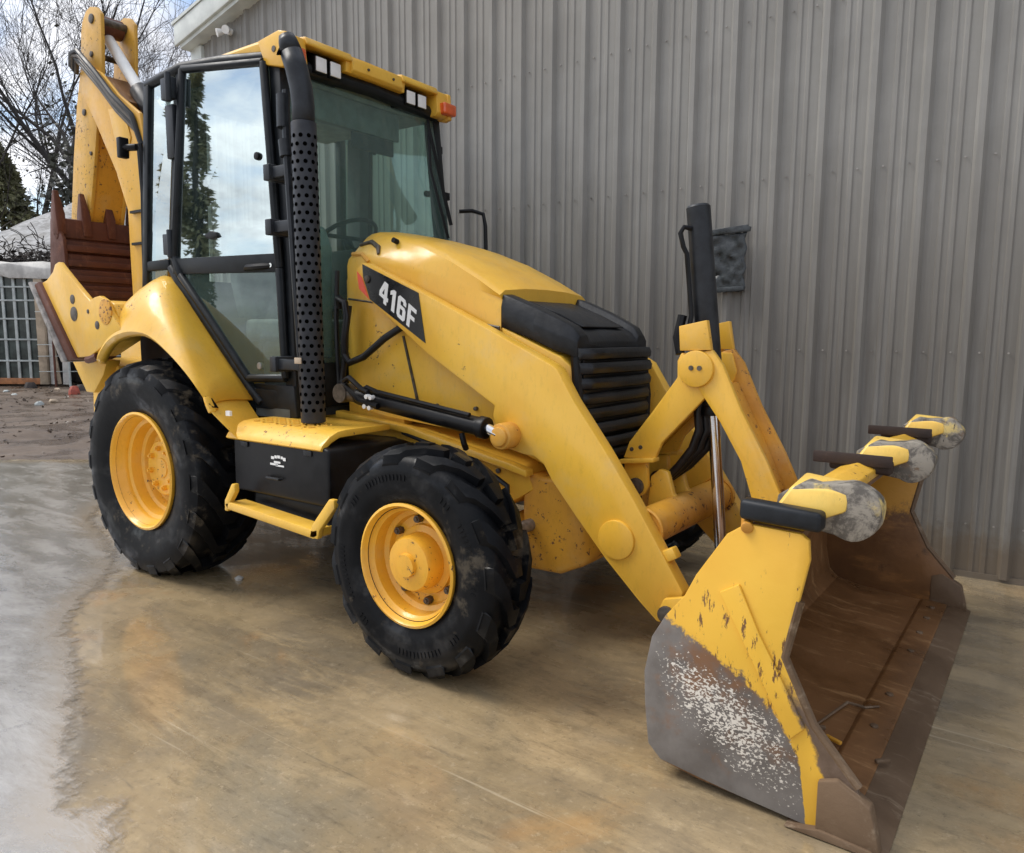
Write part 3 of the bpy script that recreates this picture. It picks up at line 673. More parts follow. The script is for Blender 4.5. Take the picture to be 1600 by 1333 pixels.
# ---------------------------------------------------------------- cab
cabf = MB()
def post(p0, p1, sx, sy): 
    a = Vector(p0); c = Vector(p1)
    cabf.loft([[(q.x-sx, q.y-sy, q.z), (q.x+sx, q.y-sy, q.z), (q.x+sx, q.y+sy, q.z), (q.x-sx, q.y+sy, q.z)] for q in (a, a.lerp(c, .5), c)])
for s_ in (-1, 1):
    post((.765, s_*.600, 2.84), (.905, s_*.660, 1.0), .045, .030)
    post((.02, s_*.695, 2.93), (-.075, s_*.742, 1.80), .045, .026)
    post((-.275, s_*.735, 2.87), (-.345, s_*.780, 1.55), .028, .030)
    # head rail, belt rail, sill, sloping rail above the fender
    cabf.tube([(-.30, s_*.735, 2.872), (.02, s_*.700, 2.925), (.36, s_*.662, 2.905), (.78, s_*.605, 2.86)], .036, 8)
    cabf.tube([(-.10, s_*.755, 1.80), (-.02, s_*.752, 1.70), (.30, s_*.738, 1.40), (.56, s_*.705, 1.11), (.66, s_*.700, 1.02)], .032, 8)
    cabf.loft([[(x, s_*(yy-.03), z-.055), (x, s_*(yy+.03), z-.055), (x, s_*(yy+.03), z+.055), (x, s_*(yy-.03), z+.055)] for x, yy, z in ((.58, .69, 1.05), (.92, .655, 1.045))])
    cabf.loft([[(x, s_*(yy-.025), z-.03), (x, s_*(yy+.025), z-.03), (x, s_*(yy+.025), z+.03), (x, s_*(yy-.025), z+.03)] for x, yy, z in ((-.33, .775, 1.81), (-.10, .752, 1.815))])
cabf.tube([(.80, -.60, 2.83), (.82, 0, 2.845), (.80, .60, 2.83)], .045, 8)
cabf.tube([(-.30, -.735, 2.87), (-.34, 0, 2.88), (-.30, .735, 2.87)], .04, 8)
cabf.loft([[(.88, y, 1.0), (.95, y, 1.0), (.95, y, 1.28), (.89, y, 1.28)] for y in (-.66, .66)])
cabframe = cabf.build('cab_frame', 'cabframe', BH, bevel=.008)
b = MB(); b.box((-.42, -.70, .95), (.90, .70, 1.0)); b.build('cab_floor', 'interior', cabframe)
b = MB(); b.box((-.45, -.60, 1.0), (-.40, .60, 1.75)); b.box((-.40, -.68, 1.0), (.15, -.60, 1.45)); b.box((-.40, .60, 1.0), (.15, .68, 1.45)); b.build('cab_rear_panel', 'interior', cabframe)
b = MB(); b.prism([(-.28, 2.80), (.74, 2.79), (.76, 2.83), (-.28, 2.86)], -.60, .60); b.build('headliner', 'headliner', cabframe)
for s_ in (-1, 1):                                    # rear pillars of the roll-over frame, seen through the windscreen
    b = MB(); b.prism([(-.12, 1.0), (.02, 1.0), (.09, 2.8), (-.05, 2.8)], *sorted((s_*.60, s_*.685))); b.build('rollover_pillar', 'interior', cabframe, bevel=.01)
# seat, steering column and wheel, console
b = MB(); b.loft([[(x, y, z) for x, y in ((-.15, -.24), (.33, -.24), (.36, 0), (.33, .24), (-.15, .24))] for z in (1.36, 1.50)]); b.loft([[(-.14-(z-1.5)*.18, y, z) for y in (-.24*k, .24*k)]+[(-.26-(z-1.5)*.18, y, z) for y in (.24*k, -.24*k)] for z, k in ((1.5, .9), (1.75, 1), (2.0, .95), (2.12, .7))]); b.box((-.1, -.15, 1.0), (.2, .15, 1.36)); b.build('seat', 'seat', BH, bevel=.03, seg=3)
b = MB(); b.tube([(.82, 0, 1.0), (.70, 0, 1.75)], [.10, .07], 10); b.loft([[(x, y, z) for x, y in ((.60, -.17), (.86, -.2), (.86, .2), (.60, .17))] for z in (1.55, 1.90)]); col = b.build('steering_column', 'interior', BH, bevel=.02)
b = MB(); ring = [(.60+.19*math.cos(a)*.86, .19*math.sin(a), 2.00-.19*math.cos(a)*.5*-1) for a in [2*math.pi*k/24 for k in range(25)]]; b.tube(ring, .014, 8, caps=False); b.tube([(.60, 0, 1.98), (.66, 0, 1.84)], .03, 8); b.tube([(.60, -.18, 2.0), (.60, .18, 2.0)], .014, 6); b.build('steering_wheel', 'black', col)
b = MB(); b.box((.45, .25, 1.1), (.85, .55, 1.85)); b.build('side_console', 'interior', BH, bevel=.03)
b = MB(); b.tube([(.05, .36, 1.3), (.15, .36, 1.85)], .018, 8); b.tube([(.15, .36, 1.83), (.16, .36, 1.92)], .03, 8); b.build('control_lever', 'black', BH)
# pale padded sheet shape low in the windscreen
b = MB(); b.loft([[(x, y, z) for y, z in ((-.50, 1.2), (-.30, 1.2), (-.28, 1.9), (-.33, 2.02), (-.45, 2.02), (-.50, 1.9))] for x in (.70, .80)]); b.build('door_pocket', 'headliner', BH, bevel=.03, seg=3)

def sheet(name, pts, mat, parent, th=.006, off=(0, 0, 0), bevel=0):
    """thin solid sheet through 3-D points (an n-gon), thickened"""
    P = [Vector(p) for p in pts]; nrm = Vector()
    for i in range(len(P)):
        a, c = P[i], P[(i+1) % len(P)]; nrm += Vector(((a.y-c.y)*(a.z+c.z), (a.z-c.z)*(a.x+c.x), (a.x-c.x)*(a.y+c.y)))
    nrm.normalize(); b = MB()
    cen = sum(P, Vector())/len(P)
    def rg(d): return [p+nrm*d for p in P]
    b.loft([rg(-th/2), rg(th/2)])
    return b.build(name, mat, parent, bevel=bevel)
for s_ in (-1, 1):
    door = MB()
    # door frame: rails standing proud of the cab frame
    def rail(p, q, r=.024): door.tube([p, q], r, 8)
    yv = lambda y: s_*y
    P = [(.055, yv(.722), 2.905), (.705, yv(.650), 2.838), (.835, yv(.688), 1.755), (.875, yv(.700), 1.17), (.585, yv(.728), 1.16), (.03, yv(.778), 1.745), (-.03, yv(.776), 1.85)]
    for a, c in zip(P, P[1:]+P[:1]): rail(a, c)
    door.loft([[(x, s_*(yy-.012), z-h), (x, s_*(yy+.020), z-h), (x, s_*(yy+.020), z+h), (x, s_*(yy-.012), z+h)] for x, yy, z, h in ((-.035, .770, 1.798, .045), (.84, .684, 1.785, .048))])
    dr = door.build('cab_door', 'cabframe', BH, bevel=.004)
    sheet('upper_window', [(.04, yv(.721), 2.905), (.715, yv(.648), 2.838), (.815, yv(.676), 1.83), (-.035, yv(.768), 1.845)], 'glass_side' if s_ < 0 else 'glass_low', dr)
    sheet('lower_window', [(.055, yv(.768), 1.75), (.822, yv(.683), 1.74), (.868, yv(.698), 1.175), (.59, yv(.726), 1.175)], 'glass_low', dr)
    b = MB(); b.tube([(.585, yv(.722), 1.760), (.62, yv(.738), 1.765), (.74, yv(.722), 1.768), (.785, yv(.704), 1.77)], [.014, .018, .018, .014], 8); b.build('door_handle', 'black', dr)
    b = MB(); b.cyl((.792, yv(.70), 1.772), (.792, yv(.715), 1.772), .012, n=10); b.build('door_lock', 'chrome', dr)
    b = MB(); b.cyl((.665, yv(.650), 2.357), (.665, yv(.690), 2.357), .021, n=14); b.build('window_latch', 'black', dr, bevel=.004)
    b = MB(); b.prism([(.22, 1.965), (.29, 1.985), (.34, 1.975), (.36, 1.95), (.30, 1.935), (.25, 1.945)], *sorted((yv(.690), yv(.742)))); b.build('window_pull', 'black', dr, bevel=.006)
    b = MB(); b.cyl((.67, yv(.700), 1.23), (.67, yv(.722), 1.23), .020, n=14); b.build('window_stud', 'steel', dr, bevel=.003)
    sheet('quarter_window', [(-.245, s_*.738, 2.845), (-.045, s_*.712, 2.885), (-.125, s_*.760, 1.85), (-.315, s_*.778, 1.84)], 'glass_side' if s_ < 0 else 'glass_low', cabframe)
    sheet('quarter_window', [(-.32, s_*.780, 1.78), (-.13, s_*.764, 1.785), (-.16, s_*.762, 1.62), (-.34, s_*.785, 1.55)], 'glass_low', cabframe)
    b = MB(); b.prism([(.585, 1.13), (.935, 1.13), (.955, .958), (.70, .956)], *sorted((s_*.662, s_*.698))); b.build('cab_skirt', 'cabframe', cabframe, bevel=.006)
    # hinges on the door post
    for z, x in ((2.80, .0), (1.93, -.06)):
        b = MB(); b.box((x-.07, *sorted((s_*.745, s_*.790))[:1], z-.06), (x+.03, sorted((s_*.745, s_*.790))[1], z+.06)); b.cyl((x+.02, s_*.795, z-.08), (x+.02, s_*.795, z+.08), .018, n=10); b.build('door_hinge', 'darkgrey', cabframe, bevel=.006)
b = MB(); b.box((-.08, -.765, 2.42), (.0, -.732, 2.72)); b.build('hinge_cover', 'darkgrey', cabframe, bevel=.008)
b = MB(); b.cyl((-.36, -.79, 2.52), (-.44, -.83, 2.52), .022, n=10); b.box((-.47, -.86, 2.46), (-.43, -.80, 2.58)); b.build('window_clamp', 'black', cabframe, bevel=.01)
# windscreen
sheet('windscreen', [(.803, -.565, 2.79), (.803, .565, 2.79), (.905, .635, 1.98), (.955, .640, 1.25), (.955, -.640, 1.25), (.905, -.635, 1.98)], 'glass_front', cabframe)
b = MB(); b.tube([(.83, .50, 2.78), (.90, .44, 2.45), (.945, .56, 2.03)], .010, 6); b.tube([(.855, .47, 2.74), (.935, .60, 2.12)], .012, 6); b.build('wiper', 'black', cabframe)
b = MB(); b.loft([[(.62, y, 2.64), (.72, y, 2.62), (.72, y, 2.79), (.62, y, 2.79)] for y in (-.45, .35)]); b.build('sun_visor', 'seat', cabframe, bevel=.01)
b = MB(); b.loft([[(.70, y, 2.52), (.72, y, 2.52), (.72, y, 2.62), (.70, y, 2.62)] for y in (-.05, .30)]); b.build('inside_mirror', 'darkgrey', cabframe, bevel=.01)
# wall-side mirror bracket and small clamps
b = MB(); b.tube([(.93, .69, 2.22), (1.00, .74, 2.225), (1.07, .77, 2.20), (1.085, .775, 2.12), (1.09, .775, 1.93)], .013, 8); b.build('mirror_bracket', 'black', cabframe)
for x, y, z in ((.795, .635, 2.62), (.84, .655, 2.32)):
    b = MB(); b.box((x-.02, y-.03, z-.025), (x+.02, y+.025, z+.025)); b.build('screen_clamp', 'black', cabframe, bevel=.006)

# roof cap with lamp recesses
b = MB()
def roof_ring(x, wd, z0, z1, dome): return [(x, y, z) for y, z in ((-wd, z0), (-wd-.004, z1-.03), (-wd+.03, z1), (-wd*.5, z1+dome), (0, z1+dome*1.2), (wd*.5, z1+dome), (wd-.03, z1), (wd+.004, z1-.03), (wd, z0))]
b.loft([roof_ring(-.34, .66, 2.90, 2.925, .02), roof_ring(.1, .665, 2.905, 2.945, .03), roof_ring(.30, .655, 2.90, 2.965, .03), roof_ring(.62, .635, 2.885, 2.975, .03), roof_ring(.80, .622, 2.87, 2.970, .025)])
roof = b.build('cab_roof', 'yellow_worn', BH, bevel=.006)
b = MB()   # front visor: middle band and two hollow lamp bays
b.loft([[(x, y, z) for x, z in ((.78, 2.868), (.885, 2.868), (.905, 2.885), (.89, 2.955), (.78, 2.97))] for y in (-.20, .20)])
for s_ in (-1, 1):
    b.loft([[(x, s_*y, z) for x, z in ((.78, 2.935), (.90, 2.925), (.905, 2.935), (.89, 2.968), (.78, 2.985))] for y in (.20, .52)])
    b.loft([[(x, s_*y, z) for x, z in ((.76, 2.80), (.875, 2.80), (.90, 2.82), (.885, 2.955), (.76, 2.985))] for y in (.515, .625)])
    b.loft([[(x, s_*y, z) for x, z in ((.78, 2.87), (.88, 2.87), (.89, 2.955), (.78, 2.96))] for y in (.195, .235)])
b.build('roof_visor', 'yellow_worn', roof, bevel=.01)
for s_ in (-1, 1):
    b = MB(); b.box((.76, min(s_*.235, s_*.515), 2.80), (.80, max(s_*.235, s_*.515), 2.935)); b.build('lamp_recess', 'black', roof)
    for yy in (.30, .40):
        b = MB(); b.box((.80, s_*yy-.042, 2.815), (.868, s_*yy+.042, 2.905)); lampb = b.build('work_lamp', 'black', roof, bevel=.008)
        b = MB(); b.box((.866, s_*yy-.036, 2.822), (.876, s_*yy+.036, 2.898)); b.build('lamp_lens', 'lens', lampb, bevel=.004)
    b = MB(); b.box((.86, min(s_*.545, s_*(.615 if s_ < 0 else .665)), 2.815), (.935, max(s_*.545, s_*(.615 if s_ < 0 else .665)), 2.888)); b.build('indicator_lamp', 'orange', roof, bevel=.014, seg=3)
    b = MB(); b.prism([(.66, 2.952), (.715, 2.822), (.86, 2.785), (.905, 2.795), (.895, 2.955), (.835, 2.972)], *sorted((s_*.652, s_*.618))); b.build('roof_corner', 'yellow_worn', roof, bevel=.008)
    b = MB(); b.cyl((.80, s_*.640, 2.885), (.80, s_*.656, 2.885), .016, n=12); b.build('roof_plug', 'pinsteel', roof)
b = MB()
for y, z in ((-.08, 2.915), (.12, 2.915)): b.cyl((.89, y, z), (.906, y, z), .008, n=8)
b.build('roof_bolt', 'pinsteel', roof)

# ---------------------------------------------------------------- exhaust stack
EX, EY = 1.205, -.80
b = MB(); b.cyl((EX+.012, EY, .965), (EX, EY, 2.42), .061, n=28); guard = b.build('exhaust_guard', 'guardgrey', BH, bevel=.004)
b = MB()
for i in range(34):
    for k in range(10):
        a = 2*math.pi*(k+.5*(i % 2))/10; z = 1.03+i*.040
        c = Vector((EX+.012*(2.42-z)/1.455, EY, z)); nrm = Vector((math.cos(a), math.sin(a), 0)); tn = Vector((-math.sin(a), math.cos(a), 0))
        b.face(b.vs([c+nrm*.0616+tn*.0105*math.cos(q)+Vector((0, 0, .0105*math.sin(q))) for q in [2*math.pi*j/8 for j in range(8)]]))
o = b.build('perforations', 'hole', guard, recalc=False); o['kind'] = 'stuff'
b = MB(); b.box((EX-.03, EY-.075, 1.262), (EX+.02, EY-.068, 1.292)); b.build('guard_tag', 'beige', guard, bevel=.002)
b = MB(); b.tube([(EX, EY, 2.38), (EX, EY, 2.50), (EX-.006, EY-.004, 2.58), (EX-.025, EY-.012, 2.67), (EX-.05, EY-.02, 2.745)], .054, 20, caps=False)
rings = []
b.tube([(EX-.05, EY-.02, 2.745), (EX-.066, EY-.026, 2.80), (EX-.073, EY-.03, 2.825)], [.054, .045, .036], 20, caps=False)
b.build('exhaust_pipe', 'darkgrey', BH, solid=.004)
b = MB(); b.loft([[Vector((EX-.074+.030*math.cos(a), EY-.036+.030*math.sin(a)*.8-.02, 2.77+.045*math.sin(a)+.01*math.cos(a))) for a in [2*math.pi*k/16 for k in range(16)]], [Vector((EX-.070+.028*math.cos(a), EY-.03+.028*math.sin(a)*.8-.01, 2.77+.043*math.sin(a))) for a in [2*math.pi*k/16 for k in range(16)]]]); b.build('pipe_mouth', 'hole', BH)
for z in (1.25, 1.95, 2.22):
    b = MB(); b.box((.93, -.80, z-.028), (1.20, -.765, z+.028)); b.box((.90, -.82, z-.04), (.95, -.66, z+.04)); b.build('stack_bracket', 'darkgrey', BH, bevel=.006)
b = MB(); b.tube([(1.055, -.78, 2.60), (1.06, -.79, 2.50), (1.075, -.80, 2.25), (1.10, -.79, 1.6), (1.12, -.78, 1.1)], .020, 8); b.tube([(1.04, -.79, 2.58), (1.05, -.80, 2.42)], .032, 10); b.tube([(1.06, -.80, 2.36), (1.07, -.80, 2.28)], .034, 10); b.build('gas_strut', 'darkgrey', BH)

# ---------------------------------------------------------------- fenders and platform
arch = [(-.46, 1.23), (-.401, 1.286), (-.308, 1.348), (-.183, 1.386), (-.029, 1.402), (.149, 1.381), (.343, 1.29), (.503, 1.189), (.622, 1.096), (.705, 1.024)]
inner = [(-.62, 1.50), (-.555, 1.560), (-.475, 1.612), (-.345, 1.692), (-.222, 1.742), (-.148, 1.750), (-.072, 1.728), (.035, 1.646), (.19, 1.49), (.62, 1.05)]
for s_ in (-1, 1):
    rings = []
    for (x0_, z0_), (x2_, z2_) in zip(arch, inner):
        P0 = Vector((x0_, -1.055, z0_)); P2 = Vector((x2_, -.775, z2_)); P1 = Vector((x0_*.45+x2_*.55, -1.0, z0_*.35+z2_*.65+.035))
        prof = [P0+Vector((0, .05, -.012)), P0+Vector((0, .012, -.006)), P0+Vector((0, -.004, .014))]
        for k in range(1, 9):
            t = k/8; prof.append(P0*(1-t)**2+P1*2*t*(1-t)+P2*t*t)
        prof.append(P2+Vector((-.01, .08, -.01)))
        rings.append([(p.x, p.y*(-s_), p.z) if s_ > 0 else p for p in prof])
    # refine along the length
    fine = []
    for i in range(len(rings)-1):
        for k in range(3):
            t = k/3
            if 0 < i < len(rings)-2:
                q = []
                for a, c, d, e in zip(rings[i-1], rings[i], rings[i+1], rings[i+2]):
                    a, c, d, e = map(Vector, (a, c, d, e))
                    q.append(.5*((2*c)+(d-a)*t+(2*a-5*c+4*d-e)*t*t+(-a+3*c-3*d+e)*t**3))
                fine.append(q)
            else: fine.append([Vector(c).lerp(Vector(d), t) for c, d in zip(rings[i], rings[i+1])])
    fine.append(rings[-1])
    b = MB(); b.loft(fine, closed=False); fd = b.build('rear_fender', 'yellow', BH, solid=.012, sharp=60); fd.data.materials.append(M['black']); fd.modifiers[0].material_offset = 1
    b = MB(); b.prism([(-.60, .80), (-.60, 1.45), (-.40, 1.60), (-.15, 1.68), (.02, 1.60), (.60, 1.0), (.60, .80)], *sorted((s_*.68, s_*.71))); b.build('wheel_well', 'black', BH)
    # lower block joining fender and platform
    b = MB(); b.loft([[(.57, s_*.76, 1.075), (.672, s_*1.062, 1.052), (.775, s_*1.035, .955), (.70, s_*.76, .955)], [(.63, s_*.76, 1.00), (.735, s_*1.05, .99), (.86, s_*1.0, .872), (.76, s_*.76, .90)]]); b.build('fender_foot', 'yellow_worn', BH, bevel=.008)
    b = MB(); b.prism([(.652, 1.078), (.668, 1.082), (.722, 1.008), (.70, .995), (.672, 1.035)], *sorted((s_*1.058, s_*1.02))); b.build('fender_end', 'yellow', BH, bevel=.006)
    # platform with a rolled outer edge
    prof = [(-.55, .955), (-.84, .955), (-.89, .95), (-.94, .93), (-.985, .895), (-1.0, .872), (-.985, .862), (-.93, .90), (-.88, .92), (-.55, .925)]
    b = MB(); b.loft([[(x, y*(-s_), z) for y, z in prof] for x in (.755, .80, 1.48, 1.505)]); plat = b.build('step_platform', 'yellow_worn', BH, bevel=.004)
    b = MB()
    for i in range(9):
        for j in range(4):
            x = .86+i*.055; y = s_*(.76+j*.04); a = .6 if (i+j) % 2 else -.6
            b.box((-.016, -.005, 0), (.016, .005, .006), T(x, y, .954) @ Rz(a))
    b.build('tread_pattern', 'yellow', plat)['kind'] = 'stuff'
    if s_ < 0:
        b = MB(); b.box((.765, -1.0, .985), (.80, -.985, 1.01)); b.build('warning_sticker', 'white', plat)
    b = MB(); b.prism([(.80, .60), (1.50, .60), (1.545, .625), (1.545, .872), (1.50, .885), (.80, .868)], *sorted((s_*.50, s_*.985))); box = b.build('battery_box', 'black', BH, bevel=.014, seg=3)
    b = MB(); b.box((.86, min(s_*.50, s_*.93), .47), (1.50, max(s_*.50, s_*.93), .61)); b.build('fuel_tank', 'black', BH, bevel=.04, seg=3)
    b = MB()  # hanging step: bar with bent hangers
    y0, y1 = sorted((s_*.975, s_*1.075))
    b.prism([(.835, .545), (.86, .515), (1.53, .472), (1.562, .49), (1.562, .525), (1.53, .515), (.88, .556)], y0, y1)
    b.prism([(.835, .505), (.838, .56), (.905, .655), (.93, .655), (.93, .615), (.875, .545), (.862, .505)], y0, y0+.03)
    b.prism([(1.50, .475), (1.56, .475), (1.575, .52), (1.68, .635), (1.68, .675), (1.645, .675), (1.52, .535)], y0, y0+.03)
    b.build('hanging_step', 'yellow_worn', BH, bevel=.006)
# blurred maker's mark on the box: pale strokes
b = MB()
for k, (x, wd, z, h) in enumerate([(1.13, .022, .800, .014), (1.155, .018, .806, .014), (1.178, .02, .808, .014), (1.203, .016, .806, .013), (1.222, .02, .800, .016), (1.165, .05, .780, .010), (1.14, .06, .768, .010), (1.185, .065, .764, .008)]):
    b.box((x-wd/2, -.9885, z-h/2), (x+wd/2, -.9865, z+h/2))
b.build('box_sticker', 'white', box)

GLYPH = {'4': [[(0, .2), (0, .42), (.31, 1), (.37, 1), (.37, .70), (.19, .38), (.37, .38), (.37, .2)], [(.37, 0), (.60, 0), (.60, 1), (.37, 1)], [(.60, .2), (.70, .2), (.70, .38), (.60, .38)]],
         '1': [[(.20, 0), (.44, 0), (.44, 1), (.27, 1), (.03, .84), (.03, .65), (.20, .74)]],
         '6': [[(.12, 0), (.53, 0), (.65, .12), (.65, .18), (0, .18), (0, .12)], [(0, .18), (.225, .18), (.225, .82), (0, .82)], [(.425, .18), (.65, .18), (.65, .45), (.425, .45)], [(.225, .45), (.65, .45), (.65, .50), (.55, .62), (.225, .62)], [(0, .82), (.65, .82), (.65, .88), (.53, 1), (.12, 1), (0, .88)], [(.425, .71), (.65, .71), (.65, .82), (.425, .82)]],
         'F': [[(0, 0), (.23, 0), (.23, 1), (0, 1)], [(.23, .82), (.62, .82), (.62, 1), (.23, 1)], [(.23, .41), (.54, .41), (.54, .59), (.23, .59)]]}
# ---------------------------------------------------------------- loader arms
armP = [(1.215, 1.70), (1.225, 1.748), (1.276, 1.779), (1.672, 1.62), (2.091, 1.44), (2.443, 1.284), (2.48, 1.263), (2.563, 1.134), (2.725, .927), (2.867, .729), (3.093, .388), (3.085, .32), (3.04, .255), (2.985, .238), (2.90, .308), (2.735, .462), (2.661, .543), (2.579, .632), (2.457, .771), (2.415, .838), (2.362, .868), (2.30, .872), (2.222, .888), (2.155, .955), (2.129, 1.038), (2.137, 1.083), (1.723, 1.314), (1.309, 1.591)]
for s_ in (-1, 1):
    y0, y1 = sorted((s_*.50, s_*.425))
    b = MB(); b.prism(armP, y0, y1); arm = b.build('lift_arm', 'yellow', BH, bevel=.007)
    o0, o1 = sorted((s_*.499, s_*.514))
    b = MB(); b.cyl((2.79, s_*.49, .555), (2.79, s_*.513, .555), .085, n=36); b.build('pivot_disc', 'yellow', arm, bevel=.006)
    b = MB(); b.cyl((2.232, s_*.44, .955), (2.232, s_*.585, .955), .060, n=24); b.cyl((2.232, s_*.58, .955), (2.232, s_*.60, .955), .045, n=20); b.build('cylinder_pin', 'yellow_rust', arm, bevel=.008)
    b = MB(); b.prism([(2.985, .535), (3.035, .56), (3.06, .52), (3.01, .49)], *sorted((s_*.44, s_*.49))); b.build('arm_lug', 'yellow', arm, bevel=.006)
    # model decal
    b = MB(); b.prism([(1.273, 1.770), (1.668, 1.612), (1.712, 1.366), (1.325, 1.588), (1.278, 1.70)], *sorted((s_*.4985, s_*.5022))); dec = b.build('decal_plate', 'decal', arm)
    b = MB(); b.prism([(1.232, 1.735), (1.27, 1.70), (1.318, 1.590), (1.245, 1.645)], *sorted((s_*.4985, s_*.5026))); b.build('red_triangle', 'red', arm)
    # lettering: blocky condensed numerals, laid along the arm
    p0 = Vector((1.392, 0, 1.588)); dx = Vector((.0865, 0, -.0590)); uz = Vector((.019, 0, .1060))
    b = MB(); pen = 0 if s_ < 0 else 3.05
    for ch in '416F':
        for poly in GLYPH[ch]:
            pts = []
            for gx, gz in poly:
                gx = gx+pen if s_ < 0 else pen-gx
                q = p0+dx*gx+uz*gz; pts.append((q.x, q.z))
            b.prism(pts, *sorted((s_*.5019, s_*.5038)))
        pen += (.80 if ch == '4' else .62 if ch == '1' else .80)*(1 if s_ < 0 else -1)
    b.build('model_number', 'white', arm)
    # lift cylinder
    yy = s_*.575
    b = MB(); A = Vector((1.30, yy, 1.088)); B_ = Vector((2.155, yy, .985)); b.tube([A, A.lerp(B_, .02), A.lerp(B_, .97), B_], [.040, .044, .044, .050], 20); b.tube([A.lerp(B_, .95), A.lerp(B_, .99), B_], .052, 20); lc = b.build('lift_cylinder', 'black', BH, bevel=.004)
    b = MB(); b.tube([B_, Vector((2.22, yy, .962))], .026, 14); b.build('cylinder_rod', 'chrome', lc)
    b = MB(); b.tube([(1.20, yy, 1.10), (1.34, yy, 1.083)], .036, 14); b.cyl((1.20, yy-.04, 1.10), (1.20, yy+.04, 1.10), .05, n=16); b.build('cylinder_eye', 'pinsteel', lc)
    b = MB(); b.tube([(1.34, yy-s_*-.02, 1.12), (1.40, yy+s_*.03, 1.142), (1.48, yy+s_*.035, 1.122), (2.08, yy+s_*.035, 1.045)], .011, 8); b.tube([(1.22, yy+s_*.02, 1.165), (1.27, yy+s_*.03, 1.185), (1.36, yy+s_*.03, 1.13), (1.42, yy+s_*.04, 1.115)], .014, 8); b.tube([(1.18, yy, 1.16), (1.36, yy+s_*.045, 1.07), (1.5, yy+s_*.05, 1.05)], .016, 8); b.build('cylinder_pipe', 'black', lc)
    for x, z in ((1.425, 1.095), (1.455, 1.092), (1.41, 1.045), (1.445, 1.040)):
        b = MB(); b.cyl((x, yy+s_*.035, z), (x, yy+s_*.062, z), .012, n=8); b.build('pipe_fitting', 'white', lc)
    b = MB(); b.tube([(2.02, yy+s_*.02, .955), (2.035, yy+s_*.02, .905), (2.03, yy, .88)], .014, 8); b.build('grease_line', 'black', lc)
    # loader tower behind the hood, carries the arm pivot
    b = MB(); b.prism([(1.03, .93), (1.03, 1.70), (1.08, 1.80), (1.26, 1.80), (1.34, 1.68), (1.44, 1.20), (1.46, .93)], *sorted((s_*.33, s_*.398))); b.build('loader_tower', 'yellow_worn', BH, bevel=.01)
    b = MB(); b.tube([(1.055, s_*.47, 1.55), (1.07, s_*.49, 1.60), (1.13, s_*.50, 1.575), (1.155, s_*.51, 1.50), (1.13, s_*.51, 1.38), (1.12, s_*.50, 1.30), (1.16, s_*.50, 1.255), (1.26, s_*.49, 1.29), (1.40, s_*.47, 1.39), (1.50, s_*.44, 1.45)], .019, 10); b.build('hydraulic_hose', 'hose', BH)
    b = MB(); b.tube([(1.03, s_*.46, 1.75), (1.025, s_*.47, 1.5), (1.04, s_*.48, 1.3), (1.05, s_*.48, 1.08)], .013, 8); b.tube([(1.13, s_*.47, 1.56), (1.11, s_*.48, 1.42), (1.10, s_*.48, 1.28), (1.06, s_*.48, 1.1)], .017, 8); b.build('hydraulic_hose', 'hose', BH)
for s_ in (-1, 1):
    for x, z in ((2.872, .598),):
        b = MB(); ring = [(x+.088*math.cos(a), s_*.424, z+.088*math.sin(a)) for a in [2*math.pi*k/24 for k in range(25)]]; b.tube(ring, .009, 6, caps=False); b.build('tube_weld', 'yellow_rust', BH)
    b = MB(); b.cyl((1.31, s_*.498, 1.69), (1.31, s_*.512, 1.69), .020, n=12); b.build('arm_bolt', 'pinsteel', BH, bevel=.003)
for x in (.90, 1.40):
    b = MB(); b.box((x-.03, -.992, .835), (x+.03, -.984, .862)); b.build('box_hinge', 'blackplastic', box, bevel=.003)
b = MB(); b.tube([(1.10, -.990, .70), (1.10, -1.005, .70), (1.20, -1.005, .70), (1.20, -.990, .70)], .007, 8); b.build('box_handle', 'blackplastic', box)
for x, z in ((1.62, .865), (1.78, .845), (1.94, .82), (2.10, .79)):
    b = MB(); b.cyl((x, -.41, z-.03), (x, -.424, z-.03), .013, n=8); b.build('frame_bolt', 'pinsteel', BH, bevel=.002)
b = MB(); b.tube([(1.50, -.45, .90), (1.70, -.46, .86), (1.95, -.46, .82), (2.18, -.45, .70), (2.22, -.50, .58)], .012, 8); b.build('hydraulic_hose', 'hose', BH)
b = MB(); b.cyl((2.872, -.425, .598), (2.872, .425, .598), .082, n=28); b.build('cross_tube', 'yellow_rust', BH)
